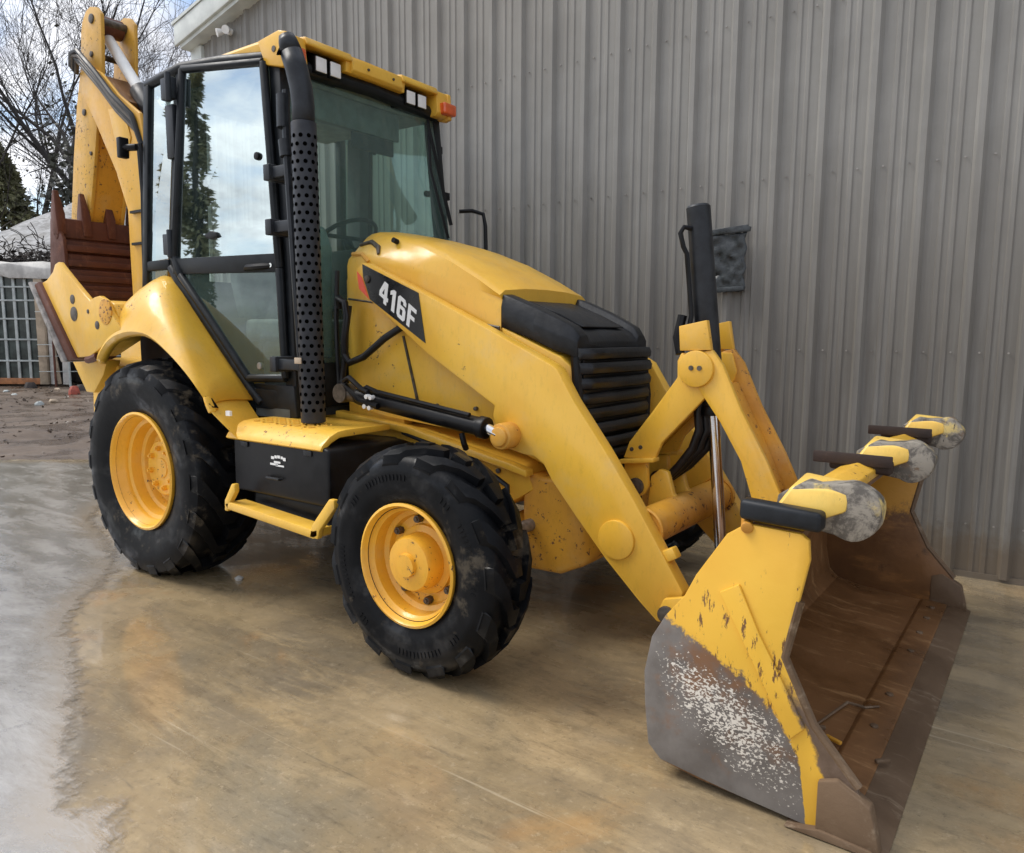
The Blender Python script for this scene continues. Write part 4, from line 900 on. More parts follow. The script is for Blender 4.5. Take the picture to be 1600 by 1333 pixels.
# ---------------------------------------------------------------- tilt linkage in the middle
levP = [(2.893, 1.335), (2.876, 1.30), (2.878, 1.226), (2.78, 1.09), (2.649, .917), (2.622, .84), (2.781, .848), (2.815, .930), (2.958, 1.085), (3.035, 1.17), (3.06, 1.25), (3.035, 1.335)]
for s_ in (-1, 1):
    b = MB(); b.prism(levP, *sorted((s_*.135, s_*.105))); lev = b.build('tilt_lever', 'yellow', BH, bevel=.006)
    b = MB(); b.cyl((2.970, s_*.13, 1.268), (2.970, s_*.158, 1.268), .080, n=32); b.build('lever_boss', 'yellow', lev, bevel=.005)
    b = MB()
    for dx in (-.016, .022): b.cyl((2.968+dx, s_*.15, 1.272), (2.968+dx, s_*.163, 1.272), .011, n=10)
    for px_, pz_ in ((2.665, .885), (2.71, .898), (2.94, 1.387), (3.01, 1.402)): b.cyl((px_, s_*.13, pz_), (px_, s_*.139, pz_), .010, n=8)
    b.build('lever_bolt', 'pinsteel', lev)
    b = MB(); b.prism([(2.893, 1.345), (2.885, 1.452), (3.012, 1.478), (3.035, 1.35)], *sorted((s_*.150, s_*.118))); b.build('lever_plate', 'yellow', lev, bevel=.004)
    b = MB(); b.prism([(2.615, .835), (2.790, .858), (2.790, .838), (2.60, .812)], *sorted((s_*.165, s_*.10))); b.build('lever_flange', 'yellow_worn', lev, bevel=.004)
    b = MB(); b.prism([(2.622, .83), (2.74, .845), (2.748, .72), (2.728, .675), (2.69, .656), (2.65, .67), (2.63, .71)], *sorted((s_*.13, s_*.10))); b.build('lever_foot', 'yellow', lev, bevel=.006)
    b = MB(); b.cyl((2.690, s_*.09, .712), (2.690, s_*.148, .712), .040, n=18); b.build('lever_pin', 'pinsteel', lev, bevel=.004)
    b = MB(); b.prism([(2.73, .58), (2.745, .76), (2.79, .80), (2.83, .79), (2.86, .69), (2.93, .62), (2.9, .56)], *sorted((s_*.095, s_*.06))); b.build('tube_bracket', 'yellow_worn', BH, bevel=.006)
    # link to the bucket
    lkP = [(2.985, 1.175), (2.955, 1.25), (2.985, 1.34), (3.036, 1.352), (3.085, 1.29), (3.172, 1.101), (3.289, .894), (3.350, .765), (3.41, .60), (3.38, .54), (3.32, .56), (3.245, .696), (3.181, .882), (3.085, 1.04)]
    b = MB(); b.prism(lkP, *sorted((s_*.142, s_*.112)) if s_ < 0 else (.115, .150)); b.build('bucket_link', 'yellow' if s_ < 0 else 'yellow_rust', BH, bevel=.006)
b = MB(); b.prism([(2.79, 1.05), (2.66, .88), (2.70, .86), (2.83, 1.0), (2.99, 1.16), (2.96, 1.19)], -.106, .106); b.build('lever_web', 'yellow_worn', BH, bevel=.004)
b = MB(); b.prism([(3.03, 1.20), (3.07, 1.20), (3.20, .95), (3.30, .74), (3.27, .73), (3.15, .95)], -.02, .114); b.build('link_web', 'yellow_rust', BH, bevel=.004)
# tilt cylinder
b = MB(); A = Vector((2.893, 0, 1.985)); B_ = Vector((2.998, 0, 1.075)); b.tube([A, A.lerp(B_, .012), A.lerp(B_, .014), B_], [.046, .054, .053, .053], 24); tcy = b.build('tilt_cylinder', 'darkgrey', BH, bevel=.003)
b = MB(); b.tube([A.lerp(B_, .97), B_+Vector((.002, 0, -.02))], .058, 20); b.build('cylinder_gland', 'black', tcy, bevel=.004)
b = MB(); b.tube([B_, (3.062, 0, .42)], .027, 16); b.build('cylinder_rod', 'chrome', tcy)
b = MB(); b.tube([(2.885, -.05, 1.88), (2.862, -.075, 1.885), (2.848, -.08, 1.86), (2.862, -.075, 1.80), (2.875, -.065, 1.77), (2.905, -.062, 1.5), (2.90, -.07, 1.45)], .011, 8); b.tube([(2.862, -.06, 1.5), (2.85, -.08, 1.40), (2.87, -.09, 1.33)], .022, 8); b.build('cylinder_pipe', 'black', tcy)
for k in range(3):
    yy = -.05+k*.035; b = MB(); b.tube([(2.96+k*.02, yy, 1.19), (2.945+k*.02, yy, 1.07), (2.955+k*.022, yy, .99), (2.925+k*.02, yy, .90), (2.86+k*.012, yy, .81), (2.80, yy, .745)], .019, 10); b.build('hydraulic_hose', 'hose', BH)

# ---------------------------------------------------------------- loader bucket
BK = link('loader_bucket', None, None, BH, T(3.5, 0, 0)); BK['label'] = 'wide front bucket, worn yellow outside and rust brown inside'
shell = [(3.70, .868), (3.56, .874), (3.485, .825), (3.398, .689), (3.364, .617), (3.302, .537), (3.262, .46), (3.238, .36), (3.238, .24), (3.256, .10), (3.30, .045), (3.43, .025), (3.72, .012), (3.83, .006)]
inn = [(3.70, .852), (3.572, .856), (3.505, .812), (3.42, .682), (3.386, .61), (3.326, .53), (3.285, .455), (3.262, .36), (3.262, .24), (3.285, .12), (3.33, .075), (3.45, .05), (3.72, .034), (3.83, .026)]
b = MB(); pts = shell+inn[::-1]
b.loft([[(x, y, z) for x, z in pts] for y in (-1.118, 1.118)]); b.build('bucket_shell', 'rust', BK, sharp=25)
sideP = [(3.256, .096), (3.241, .221), (3.235, .335), (3.258, .458), (3.302, .537), (3.364, .617), (3.398, .689), (3.489, .832), (3.545, .872), (3.700, .866), (3.722, .850), (3.727, .794), (3.704, .67), (3.67, .498), (3.759, .318), (3.886, .171), (3.905, .12), (3.905, .03), (3.78, .012), (3.532, .030), (3.434, .040), (3.30, .055)]
for s_ in (-1, 1):
    y0, y1 = sorted((s_*1.134, s_*1.112))
    b = MB(); b.prism(sideP, y0, y1); sp = b.build('side_plate', 'bucket_side', BK, bevel=.004)
    sp.data.materials.append(M['bucket_inside'])
    for p in sp.data.polygons:
        if p.normal.y*s_ < -.5: p.material_index = 1
    o0, o1 = sorted((s_*1.134, s_*1.146))
    b = MB(); b.prism([(3.478, .655), (3.535, .690), (3.60, .555), (3.672, .43), (3.742, .31), (3.70, .262), (3.60, .44)], o0, o1); b.build('side_rib', 'bucket_side', sp, bevel=.003)
    o0, o1 = sorted((s_*1.108, s_*1.152))
    b = MB(); b.prism([(3.785, .012), (3.785, .17), (3.835, .19), (3.925, .140), (3.945, .06), (3.955, .012)], o0, o1); b.build('side_cutter', 'edge', BK, bevel=.006)
    b = MB(); b.tube([(3.704, s_*1.123, .67), (3.67, s_*1.123, .498), (3.759, s_*1.123, .318), (3.886, s_*1.123, .175)], .014, 8); b.build('lip_bead', 'edge', BK)
    b = MB(); b.cyl((3.530, s_*1.08, .872), (3.552, s_*1.145, .862), .018, n=10); b.build('corner_lug', 'yellow_rust', BK, bevel=.004)
    # rear mounting ears that the arms and links pin to
    for yy in (.40, .53):
        b = MB(); b.prism([(3.26, .15), (3.05, .22), (3.00, .29), (3.03, .36), (3.10, .38), (3.28, .45), (3.30, .3)], *sorted((s_*(yy-.014), s_*(yy+.014)))); b.build('mounting_ear', 'yellow_worn', BK, bevel=.005)
    b = MB(); b.cyl((3.045, s_*.37, .30), (3.045, s_*.56, .30), .035, n=16); b.build('hinge_pin', 'pinsteel', BK, bevel=.003)
    b = MB(); b.prism([(3.50, .80), (3.36, .60), (3.34, .55), (3.30, .58), (3.36, .70), (3.44, .80)], *sorted((s_*.20, s_*.17))); b.build('link_ear', 'yellow_worn', BK, bevel=.005)
b = MB(); b.cyl((3.385, -.21, .60), (3.385, .21, .60), .03, n=14); b.build('link_pin', 'pinsteel', BK)
b = MB(); b.loft([[(x, y, z) for x, z in ((3.70, .004), (3.80, .030), (3.93, .022), (3.972, .004))] for y in (-1.16, -.55, 0, .55, 1.16)]); ce = b.build('cutting_edge', 'edge', BK, bevel=.003)
b = MB(); b.loft([[(x, y, z) for x, z in ((3.74, .030), (3.76, .044), (3.865, .036), (3.87, .028))] for y in (-1.10, 1.10)]); b.build('wear_strip', 'rust', BK, bevel=.004)
rnd = random.Random(11)
for y in (-.93, -.47, -.20, .33, .58, .80, 1.0):
    y += rnd.uniform(-.03, .03); b = MB(); b.cyl((3.812, y, .034), (3.812, y, .047), .015, n=8); b.build('edge_bolt', 'edge', BK, bevel=.003)
b = MB(); b.tube([(3.64, -.62, .048), (3.70, -.36, .052), (3.76, -.36, .050), (3.80, -.31, .046)], [.004, .006, .005, .004], 6); b.build('torn_wear_plate', 'edge', BK)
for x, y, l, a in ((3.66, -.60, .04, .3), (3.72, -.66, .06, -.4), (3.73, -.93, .06, -.5), (3.83, -.985, .06, .3), (3.88, -.70, .05, .8)):
    b = MB(); b.box((-l/2, -.008, 0), (l/2, .008, .012), T(x, y, .042) @ Rz(a)); b.build('weld_scrap', 'yellow_rust' if l > .055 else 'edge', BK, bevel=.004)
# fork hooks on the top lip: bar behind, rounded worn plate in front
rnd = random.Random(21)
for y in (-1.04, 0.0, 1.06):
    b = MB(); cx_, cz_ = 3.808, .928; R_ = .080
    arc = [(cx_+R_*math.cos(a)*(1+.03*math.sin(5*a+y)), cz_+R_*math.sin(a)*(1+.03*math.cos(4*a+y))) for a in [R(-118)+i*R(228)/20 for i in range(21)]]
    b.prism([(3.60, .872), (3.70, .868)]+arc+[(3.72, .998), (3.68, 1.000), (3.61, .955)], y-.022, y+.06); hk = b.build('fork_hook', 'pale_worn', BK, bevel=.006, seg=2)
    b = MB(); b.loft([[(3.555, y-.06, .872), (3.555, y+.15, .872), (3.60, y+.15, .945), (3.60, y-.06, .90)], [(3.64, y-.05, .872), (3.64, y+.13, .872), (3.655, y+.12, 1.008), (3.645, y-.02, .985)], [(3.735, y-.040, .90), (3.735, y+.09, .90), (3.745, y+.08, 1.006), (3.745, y-.026, .990)], [(3.80, y-.030, .93), (3.80, y+.06, .93), (3.805, y+.05, 1.006), (3.805, y-.020, .985)]]); b.build('hook_gusset', 'yellow_hook', hk, bevel=.010)
    b = MB(); b.loft([[(3.525, y-.105, .885), (3.525, y-.045, .885), (3.525, y-.045, .945), (3.525, y-.105, .945)], [(3.755, y-.110, .878), (3.755, y-.045, .878), (3.755, y-.045, .934), (3.755, y-.110, .934)]]); b.build('hook_bar', 'rubber_bar' if y < -1 else 'bar_rust', hk, bevel=.014, seg=3)
    if y > -1:
        b = MB(); b.box((3.47, y-.13, .912), (3.76, y-.118, .958)); b.build('bar_plate', 'bar_rust', hk, bevel=.004)
b = MB(); b.loft([[(x, y, z) for x, z in ((3.55, .872), (3.70, .866), (3.70, .90), (3.64, .925), (3.57, .90))] for y in (-1.10, 1.10)]); b.build('top_lip', 'yellow_worn', BK, bevel=.006)

# ---------------------------------------------------------------- rear frame, stabilizers
b = MB(); b.prism([(-1.0, .50), (-.60, .50), (-.60, 1.20), (-.95, 1.24)], -.86, .86); b.prism([(-.62, .55), (-.2, .55), (-.2, 1.0), (-.62, 1.2)], -.40, .40); b.build('rear_frame', 'yellow_worn', BH, bevel=.012)
for s_ in (-1, 1):
    b = MB(); b.prism([(-1.10, 1.25), (-.60, 1.235), (-.66, 1.14), (-.80, 1.02), (-.90, 1.02), (-1.02, 1.16)], *sorted((s_*.93, s_*.84))); b.build('frame_corner', 'yellow', BH, bevel=.008)
    stP = [(-1.148, 1.726), (-1.075, 1.742), (-.984, 1.789), (-.945, 1.835), (-.895, 1.848), (-.845, 1.812), (-.68, 1.702), (-.517, 1.598), (-.46, 1.618), (-.40, 1.625), (-.33, 1.598), (-.28, 1.53), (-.13, 1.40), (-.30, 1.36), (-.435, 1.312), (-.56, 1.262), (-.687, 1.256), (-.725, 1.252)]
    b = MB(); b.prism(stP, *sorted((s_*1.05, s_*1.015))); st = b.build('stabilizer', 'yellow', BH, bevel=.006)
    b = MB(); b.prism([(-.60, 1.26), (-.30, 1.36), (-.25, 1.50), (-.30, 1.58), (-.42, 1.60), (-1.0, 1.60), (-1.0, 1.26)], *sorted((s_*1.014, s_*.86))); b.build('stabilizer_housing', 'yellow_worn', st, bevel=.01)
    b = MB(); b.loft([[(-1.225, y, 1.715), (-1.150, y, 1.735), (-.728, y, 1.246), (-.815, y, 1.230)] for y in (s_*1.07, s_*.80)]); b.build('stabilizer_pad', 'rustdark', st, bevel=.008)
    b = MB(); b.loft([[(-1.262, y, 1.73), (-1.228, y, 1.735), (-.82, y, 1.225), (-.858, y, 1.22)] for y in (s_*1.09, s_*.78)]); b.build('pad_plate', 'steel', st, bevel=.006)
    for x, z, r in ((-.728, 1.522, .046), (-.735, 1.612, .030), (-.44, 1.452, .026), (-.545, 1.535, .014), (-.32, 1.53, .045)):
        b = MB(); b.cyl((x, s_*1.04, z), (x, s_*1.054, z), r, n=20); b.build('stabilizer_pin', 'pinsteel', st, bevel=.004)
    b = MB(); b.cyl((-.33, s_*1.045, 1.53), (-.33, s_*1.056, 1.53), .075, n=24); b.build('pin_boss', 'yellow_rust', st, bevel=.004)
    b = MB(); b.tube([(-.63, s_*1.03, 1.24), (-.55, s_*1.035, 1.25), (-.50, s_*1.03, 1.265)], .024, 8); b.build('grease_block', 'rustdark', st)

# ---------------------------------------------------------------- backhoe: boom, stick, bucket
BY = -.12
b = MB(); b.prism([(-1.0, .75), (-1.55, .85), (-1.62, 1.10), (-1.60, 1.55), (-1.38, 1.62), (-1.2, 1.35), (-1.0, 1.25)], BY-.22, BY+.22); b.build('swing_frame', 'yellow_worn', BH, bevel=.015)
boomP = [(-1.36, 1.50), (-1.47, 1.50), (-1.475, 1.978), (-1.475, 2.315), (-1.617, 2.611), (-1.875, 2.992), (-2.02, 3.179), (-2.075, 3.27), (-2.06, 3.38), (-1.99, 3.425), (-1.90, 3.415), (-1.759, 3.349), (-1.524, 3.152), (-1.233, 2.974), (-1.204, 2.833), (-1.272, 2.198), (-1.30, 1.65)]
boom = None
for s_ in (-1, 1):
    b = MB(); b.prism(boomP, *sorted((BY+s_*.17, BY+s_*.145)))
    o = b.build('boom', 'yellow_boom', BH, bevel=.006) if boom is None else b.build('boom_side', 'yellow_boom', boom, bevel=.006)
    if boom is None: boom = o
    b = MB(); b.prism([(-1.66, 3.065), (-1.56, 3.055), (-1.40, 2.93), (-1.36, 2.82), (-1.42, 2.70), (-1.50, 2.70), (-1.60, 2.87)], *sorted((BY+s_*.171, BY+s_*.180))); b.build('boom_pad', 'yellow', boom, bevel=.006)
b = MB(); b.prism([(-1.44, 1.55), (-1.445, 2.32), (-1.60, 2.64), (-1.98, 3.18), (-1.93, 3.19), (-1.54, 2.66), (-1.41, 2.33), (-1.41, 1.55)], BY-.144, BY+.144); b.prism([(-1.33, 1.65), (-1.30, 2.2), (-1.24, 2.83), (-1.26, 2.94), (-1.30, 2.93), (-1.28, 2.83), (-1.34, 2.2), (-1.37, 1.65)], BY-.144, BY+.144); b.build('boom_web', 'yellow_rust', boom)
b = MB(); b.prism([(-1.75, 3.33), (-1.52, 3.14), (-1.46, 3.10), (-1.48, 3.06), (-1.55, 3.09), (-1.78, 3.28)], BY-.144, BY+.144); b.build('boom_top_plate', 'rust', boom)
stickP = [(-2.085, 3.70), (-2.06, 3.777), (-1.99, 3.845), (-1.92, 3.862), (-1.83, 3.84), (-1.765, 3.78), (-1.775, 3.597), (-1.80, 3.36), (-1.905, 3.06), (-2.047, 2.562), (-2.17, 2.21), (-2.25, 2.10), (-2.40, 2.12), (-2.464, 2.242), (-2.34, 2.789), (-2.227, 3.191), (-2.125, 3.461)]
stick = None
for s_ in (-1, 1):
    b = MB(); b.prism(stickP, *sorted((BY+s_*.142, BY+s_*.112)))
    o = b.build('stick', 'yellow_grime', BH, bevel=.006) if stick is None else b.build('stick_side', 'yellow_grime', stick, bevel=.006)
    if stick is None: stick = o
b = MB(); b.prism([(-2.20, 2.16), (-2.065, 2.562), (-1.93, 3.04), (-1.89, 3.2), (-1.93, 3.2), (-1.97, 3.06), (-2.10, 2.57), (-2.24, 2.18)], BY-.112, BY+.112); b.prism([(-2.44, 2.25), (-2.30, 2.85), (-2.15, 3.40), (-2.11, 3.40), (-2.26, 2.85), (-2.40, 2.25)], BY-.112, BY+.112); b.build('stick_web', 'yellow_rust', stick)
for x, z, r in ((-1.97, 3.29, .045), (-1.90, 3.77, .035), (-1.93, 3.52, .022), (-2.10, 3.12, .026), (-2.03, 2.80, .016)):
    b = MB(); b.cyl((x, BY-.153, z), (x, BY+.153, z), r, n=16); b.build('stick_pin', 'pinsteel', stick, bevel=.004)
b = MB(); A = Vector((-1.99, BY, 3.72)); B_ = Vector((-1.50, BY, 3.19)); b.tube([A, B_], .042, 16); sc_ = b.build('stick_cylinder_rod', 'white', BH)
b = MB(); b.tube([B_+(A-B_)*.05, B_+(B_-A)*.3, B_+(B_-A)*1.6], [.075, .068, .068], 18); b.build('stick_cylinder', 'darkgrey', BH, bevel=.004)
b = MB(); b.cyl((-1.95, BY-.1, 3.76), (-1.95, BY+.1, 3.76), .075, n=18); b.build('rod_eye', 'rustdark', sc_, bevel=.005)
for k in range(4):
    yy = BY-.16-.012*k; dz = .035*k; b = MB(); b.tube([(-2.16, yy, 3.42+dz*.4), (-2.08, yy-.03, 3.50+dz*.3), (-1.96, yy-.04, 3.42+dz), (-1.72, yy-.03, 3.22+dz), (-1.52, yy-.02, 3.03+dz), (-1.30, yy, 2.86+dz), (-1.22, yy+.02, 2.75)], .020, 8); b.build('hydraulic_hose', 'hose' if k % 2 else 'pinsteel', boom)
b = MB(); b.tube([(-1.22, BY-.19, 2.75), (-1.20, BY-.19, 2.4), (-1.235, BY-.185, 2.0), (-1.26, BY-.18, 1.6)], .022, 8); b.build('hydraulic_hose', 'hose', boom)
for z in (2.05, 2.28): 
    b = MB(); b.box((-1.40, BY-.195, z), (-1.22, BY-.165, z+.018)); b.build('hose_clip', 'black', boom)
b = MB(); b.tube([(-2.35, BY, 3.30), (-2.42, BY, 2.75), (-2.50, BY, 2.35)], [.055, .055, .04], 14); b.build('bucket_cylinder', 'rustdark', BH)
# digging bucket curled up, teeth up
DB = link('digging_bucket', None, None, BH, T(-2.3, BY, 1.9)); DB['label'] = 'rusty toothed digging bucket curled up on the stick'
DX = .17; y0, y1 = BY-.385, BY+.215
prof = [(-2.130, 2.285), (-2.110, 2.12), (-2.075, 2.115), (-2.070, 2.02), (-2.045, 2.01), (-2.045, 1.90), (-2.015, 1.89), (-2.020, 1.78), (-1.995, 1.77), (-2.010, 1.66), (-2.050, 1.58), (-2.170, 1.50), (-2.330, 1.48)]
b = MB(); b.loft([[(x, y, z) for x, z in prof+[(x-.035, z+.01) for x, z in prof[::-1]]] for y in (y0, y1)]); dsh = b.build('bucket_back', 'rustdark', DB, bevel=.006)
for k in range(4):
    z = 2.03-.115*k; b = MB(); b.box((-2.085+.03*k*.6, y0+.01, z), (-2.030+.03*k*.6, y1-.01, z+.05)); b.build('wear_strap', 'rustdark', DB, bevel=.008)
for yy in (y0, y1):
    b = MB(); b.prism([(-2.15, 2.26), (-2.03, 2.12), (-2.00, 1.70), (-2.07, 1.54), (-2.20, 1.47), (-2.28, 1.55), (-2.285, 1.85), (-2.25, 2.10), (-2.22, 2.29)], yy-.014, yy+.014); b.build('bucket_side', 'rustdark', DB, bevel=.005)
b = MB(); b.prism([(-2.190, 2.30), (-2.110, 2.285), (-2.095, 2.14), (-2.130, 2.12)], y0-.02, y1+.02); b.build('bucket_lip', 'rustdark', DB, bevel=.005)
for k in range(4):
    y = y0+.01+k*(y1-y0-.02)/3; b = MB(); b.loft([[(-2.080, y-.032, 2.16), (-2.080, y+.032, 2.16), (-2.170, y+.032, 2.16), (-2.170, y-.032, 2.16)], [(-2.095, y-.036, 2.32), (-2.095, y+.036, 2.32), (-2.185, y+.036, 2.32), (-2.185, y-.036, 2.32)], [(-2.150, y-.018, 2.50), (-2.150, y+.018, 2.50), (-2.175, y+.018, 2.50), (-2.175, y-.018, 2.50)]]); b.build('bucket_tooth', 'rustdark', DB, bevel=.006)
b = MB(); b.prism([(-2.330, 2.40), (-2.190, 2.38), (-2.190, 2.20), (-2.380, 2.15)], BY-.10, BY+.10); b.build('bucket_linkage', 'yellow_rust', DB, bevel=.01)

# ================================================================== BACKGROUND YARD
# local frame of the old sheds: u to the right, v away from the yard gate
BO = Vector((-18.5, 4.9, 0)); BU = Vector((.807, .590, 0)); BV = Vector((-.590, .807, 0)); MP = .01704
BM = Matrix(((BU.x, BV.x, 0, BO.x), (BU.y, BV.y, 0, BO.y), (0, 0, 1, 0), (0, 0, 0, 1)))
# lean-to with a barred glazed front
gh = empty('glazed_lean_to', BO+BU*.2, 'dilapidated lean-to with pale barred window front and beige posts', 'shed'); 
def bb(name, lo, hi, mat, parent=gh, bevel=.01): 
    b = MB(); b.box(lo, hi); return b.build(name, mat, parent, bevel=bevel, world=BM)
bb('sill', (-3.2, -.05, .0), (1.15, .08, .16), 'orangewood')
b = MB(); rnd = random.Random(5)
b.loft([[(-3.3+i*.42, y, 3.02+z+rnd.uniform(-.05, .05)-.03*max(0, i-8)) for y, z in ((-.12, -.18), (.12, -.18), (.12, .15), (-.02, .24), (-.12, .14))] for i in range(13)]); b.build('top_beam', 'oldwhite', gh, bevel=.02, world=BM)
for u0, u1 in ((1.08, 1.30), (-1.05, -.85)): bb('post', (u0, -.10, 0), (u1, .10, 2.85), 'beige')
bb('post', (1.32, -.02, 0), (1.44, .08, 2.7), 'oldwhite')
for i in range(14): 
    u = -3.1+i*.30; bb('window_bar', (u-.035, -.02, .14), (u+.035, .02, 2.85), 'paleframe', bevel=.004)
for z in (.62, 1.18, 1.72, 2.2, 2.55): bb('window_bar', (-3.2, -.035, z-.022), (1.1, -.022, z+.022), 'paleframe', bevel=.004)
bb('pane', (-3.2, .03, .14), (1.08, .045, 2.9), 'dirtyglass', bevel=0)
bb('shed_back', (-3.2, 1.8, 0), (5, 2.0, 3.0), 'shedwall'); bb('dark_opening', (1.5, .8, 0), (5, .95, 2.8), 'shedwall')
# boards standing and leaning by the shed
for i, (u, wd, h, v, tilt, mt, lab) in enumerate([(1.78, .16, 1.42, -.1, .02, 'oldwhite', 'tall white board standing beside the beige shed post'), (2.78, .26, .70, -.15, .0, 'oldwhite', 'short wide white board standing near the rear stabilizer'), (2.2, .05, 1.3, .0, .0, 'paleframe', 'thin pale rod standing between two white boards'), (1.52, .10, 2.2, .05, -.12, 'beige', 'leaning timber plank against the dark shed opening')]):
    b = MB(); b.box((-wd/2, -.02, 0), (wd/2, .02, h)); tag(b.build('board', mt, None, bevel=.006, world=BM @ T(u, v, 0) @ Matrix.Rotation(tilt, 4, 'Y')), lab, 'board')
# wire fence panel
wf = empty('wire_fence', BO+BU*2.4-BV*.3, 'thin rusty wire fence panel before the dark shed opening', 'fence')
b = MB()
for z in (.35, .75, 1.05, 1.9): b.tube([(1.2, -.3, z), (3.4, -.28, z+.02)], .010, 5)
b.build('wire', 'paleframe', wf, world=BM)
for u in (1.62, 2.0, 2.45, 3.1): 
    b = MB(); b.cyl((u, -.3, -.05), (u, -.3, 1.35 if u > 1.7 else 2.6), .028, n=8); b.build('fence_post', 'rustdark' if u < 1.7 else 'paleframe', wf, world=BM)
# shed roof under a grey tarpaulin
tr_ = empty('tarped_roof', BO+BU*1.0+BV*2.5, 'sagging roof covered by a streaky grey tarpaulin behind the lean-to', 'shed')
top = [(-6, 3.1), (-2.2, 4.2), (-.9, 4.75), (-.02, 5.02), (.55, 5.34), (.9, 5.30), (1.9, 5.08), (3.4, 4.95), (5.5, 4.85), (8, 4.4)]
b = MB(); rows = []
def topz(u):
    for (a, za), (c, zc) in zip(top, top[1:]):
        if a <= u <= c: return za+(zc-za)*(u-a)/(c-a)
    return 3
for j in range(15):
    t = j/14; row = []
    for i in range(61):
        u = -6+14*i/60; zt = topz(u)
        z = zt*(1-t)+3.15*t+.10*math.sin(t*3.1)+.09*mnoise.noise(Vector((u*1.1, t*2.5, 1)))-.12*math.sin(math.pi*t)*(1+math.sin(u*2.2))*.5
        row.append((u, 3.2-2.6*t+.12*mnoise.noise(Vector((u*1.6, t*3, 7))), z))
    rows.append(row)
b.loft(rows, closed=False); b.build('tarpaulin', 'tarp', tr_, world=BM, solid=.03)
b = MB(); b.box((-5.8, 1.2, 0), (7.6, 3.0, 3.1)); b.build('shed_body', 'shedwall', tr_, world=BM)
# ---------------------------------------------------------------- trees
def at(px, D): return (px-800)/1174*D+13.63, D-20     # place by bearing and distance from the yard
def bare_tree(u, v, h, seed, label, r0=.17, mat='bark', lean=(0, 0), ivy=0, fork=.28):
    rn = random.Random(seed); base = BO+BU*u+BV*v
    root = empty('bare_tree', base, label, 'tree', 'leafless trees behind the sheds')
    tb, cb = MB(), MB(); tips = []
    def branch(p, d, L, r, lev):
        n = 5 if lev == 0 else (4 if lev < 3 else 3); pts = [p]; rs = [r]; q = p.copy(); dd = d.copy()
        for i in range(n):
            dd = (dd+Vector((rn.gauss(0, .10+.035*lev), rn.gauss(0, .10+.035*lev), rn.gauss(.03, .07)))).normalized()
            q = q+dd*(L/n); pts.append(q.copy()); rs.append(max(.006, r*(1-(i+1)/n*(.45 if lev == 0 else .62))))
        (tb if lev == 0 else cb).tube(pts, rs, 8 if lev == 0 else (5 if lev == 1 else (4 if lev == 2 else 3)), caps=False)
        if lev >= 4+(ivy > 0) or L < .35: return
        m = (7 if lev == 0 else (5 if lev == 1 else 4))
        for k in range(m):
            t = rn.uniform(fork if lev == 0 else .2, 1) if k else 1.0
            i = min(n-1, int(t*n)); f = t*n-i; bp = pts[i].lerp(pts[i+1], min(1, f)); dr = (pts[i+1]-pts[i]).normalized()
            a = rn.uniform(0, 2*math.pi); o = dr.orthogonal().normalized(); o2 = dr.cross(o)
            sp = rn.uniform(.35, .95) if k else rn.uniform(.05, .35)
            nd = (dr+(o*math.cos(a)+o2*math.sin(a))*sp+Vector((0, 0, .12))).normalized()
            branch(bp, nd, L*rn.uniform(.48, .72), max(.007, rs[i]*rn.uniform(.40, .66)), lev+1)
    branch(base-Vector((0, 0, .2)), Vector((lean[0], lean[1], 1)).normalized(), h*.62, r0, 0)
    tb.build('trunk', mat, root, sharp=60); cb.build('crown', mat, root, recalc=False, sharp=60)
    if ivy:
        b = MB()
        for i in range(ivy):
            z = abs(rn.gauss(0, 1))*h*.16+rn.uniform(.4, h*.25); s_ = rn.uniform(.05, .13); a = rn.uniform(0, 6.3); rr = abs(rn.gauss(0, .28))+r0*.8
            c = base+Vector((math.cos(a)*rr+lean[0]*z, math.sin(a)*rr+lean[1]*z, z)); e1 = Vector((rn.gauss(0, 1), rn.gauss(0, 1), rn.gauss(0, 1))).normalized(); e2 = e1.orthogonal().normalized()
            b.face(b.vs([c-e1*s_, c+e2*s_*.6, c+e1*s_, c-e2*s_*.6]))
        b.build('ivy', 'ivy', root, recalc=False)
    return root
bare_tree(*at(112, 26), 15, 12, 'ivy-clad bare tree with the thickest trunk, rising beside the raised boom', .24, 'barkdark', (.0, .02), 2600)
bare_tree(*at(-15, 29), 15, 22, 'leafless tree at the picture edge with a long drooping limb', .15, 'bark', (.05, 0), 0, .2)
bare_tree(*at(58, 34), 17, 31, 'slender leafless tree behind the tarped roof peak', .16, 'bark', (-.03, 0), 500)
bare_tree(*at(190, 30), 13, 45, 'leafless tree behind the boom and stick, branching towards the eave', .15, 'bark', (.06, 0), 0)
bare_tree(*at(255, 36), 13, 53, 'leafless tree standing nearest the building eave', .14, 'bark', (.03, 0), 0)
bare_tree(*at(-110, 33), 16, 61, 'leafless tree outside the lean-to, branches reaching in from the side', .16, 'bark', (.08, 0), 0)
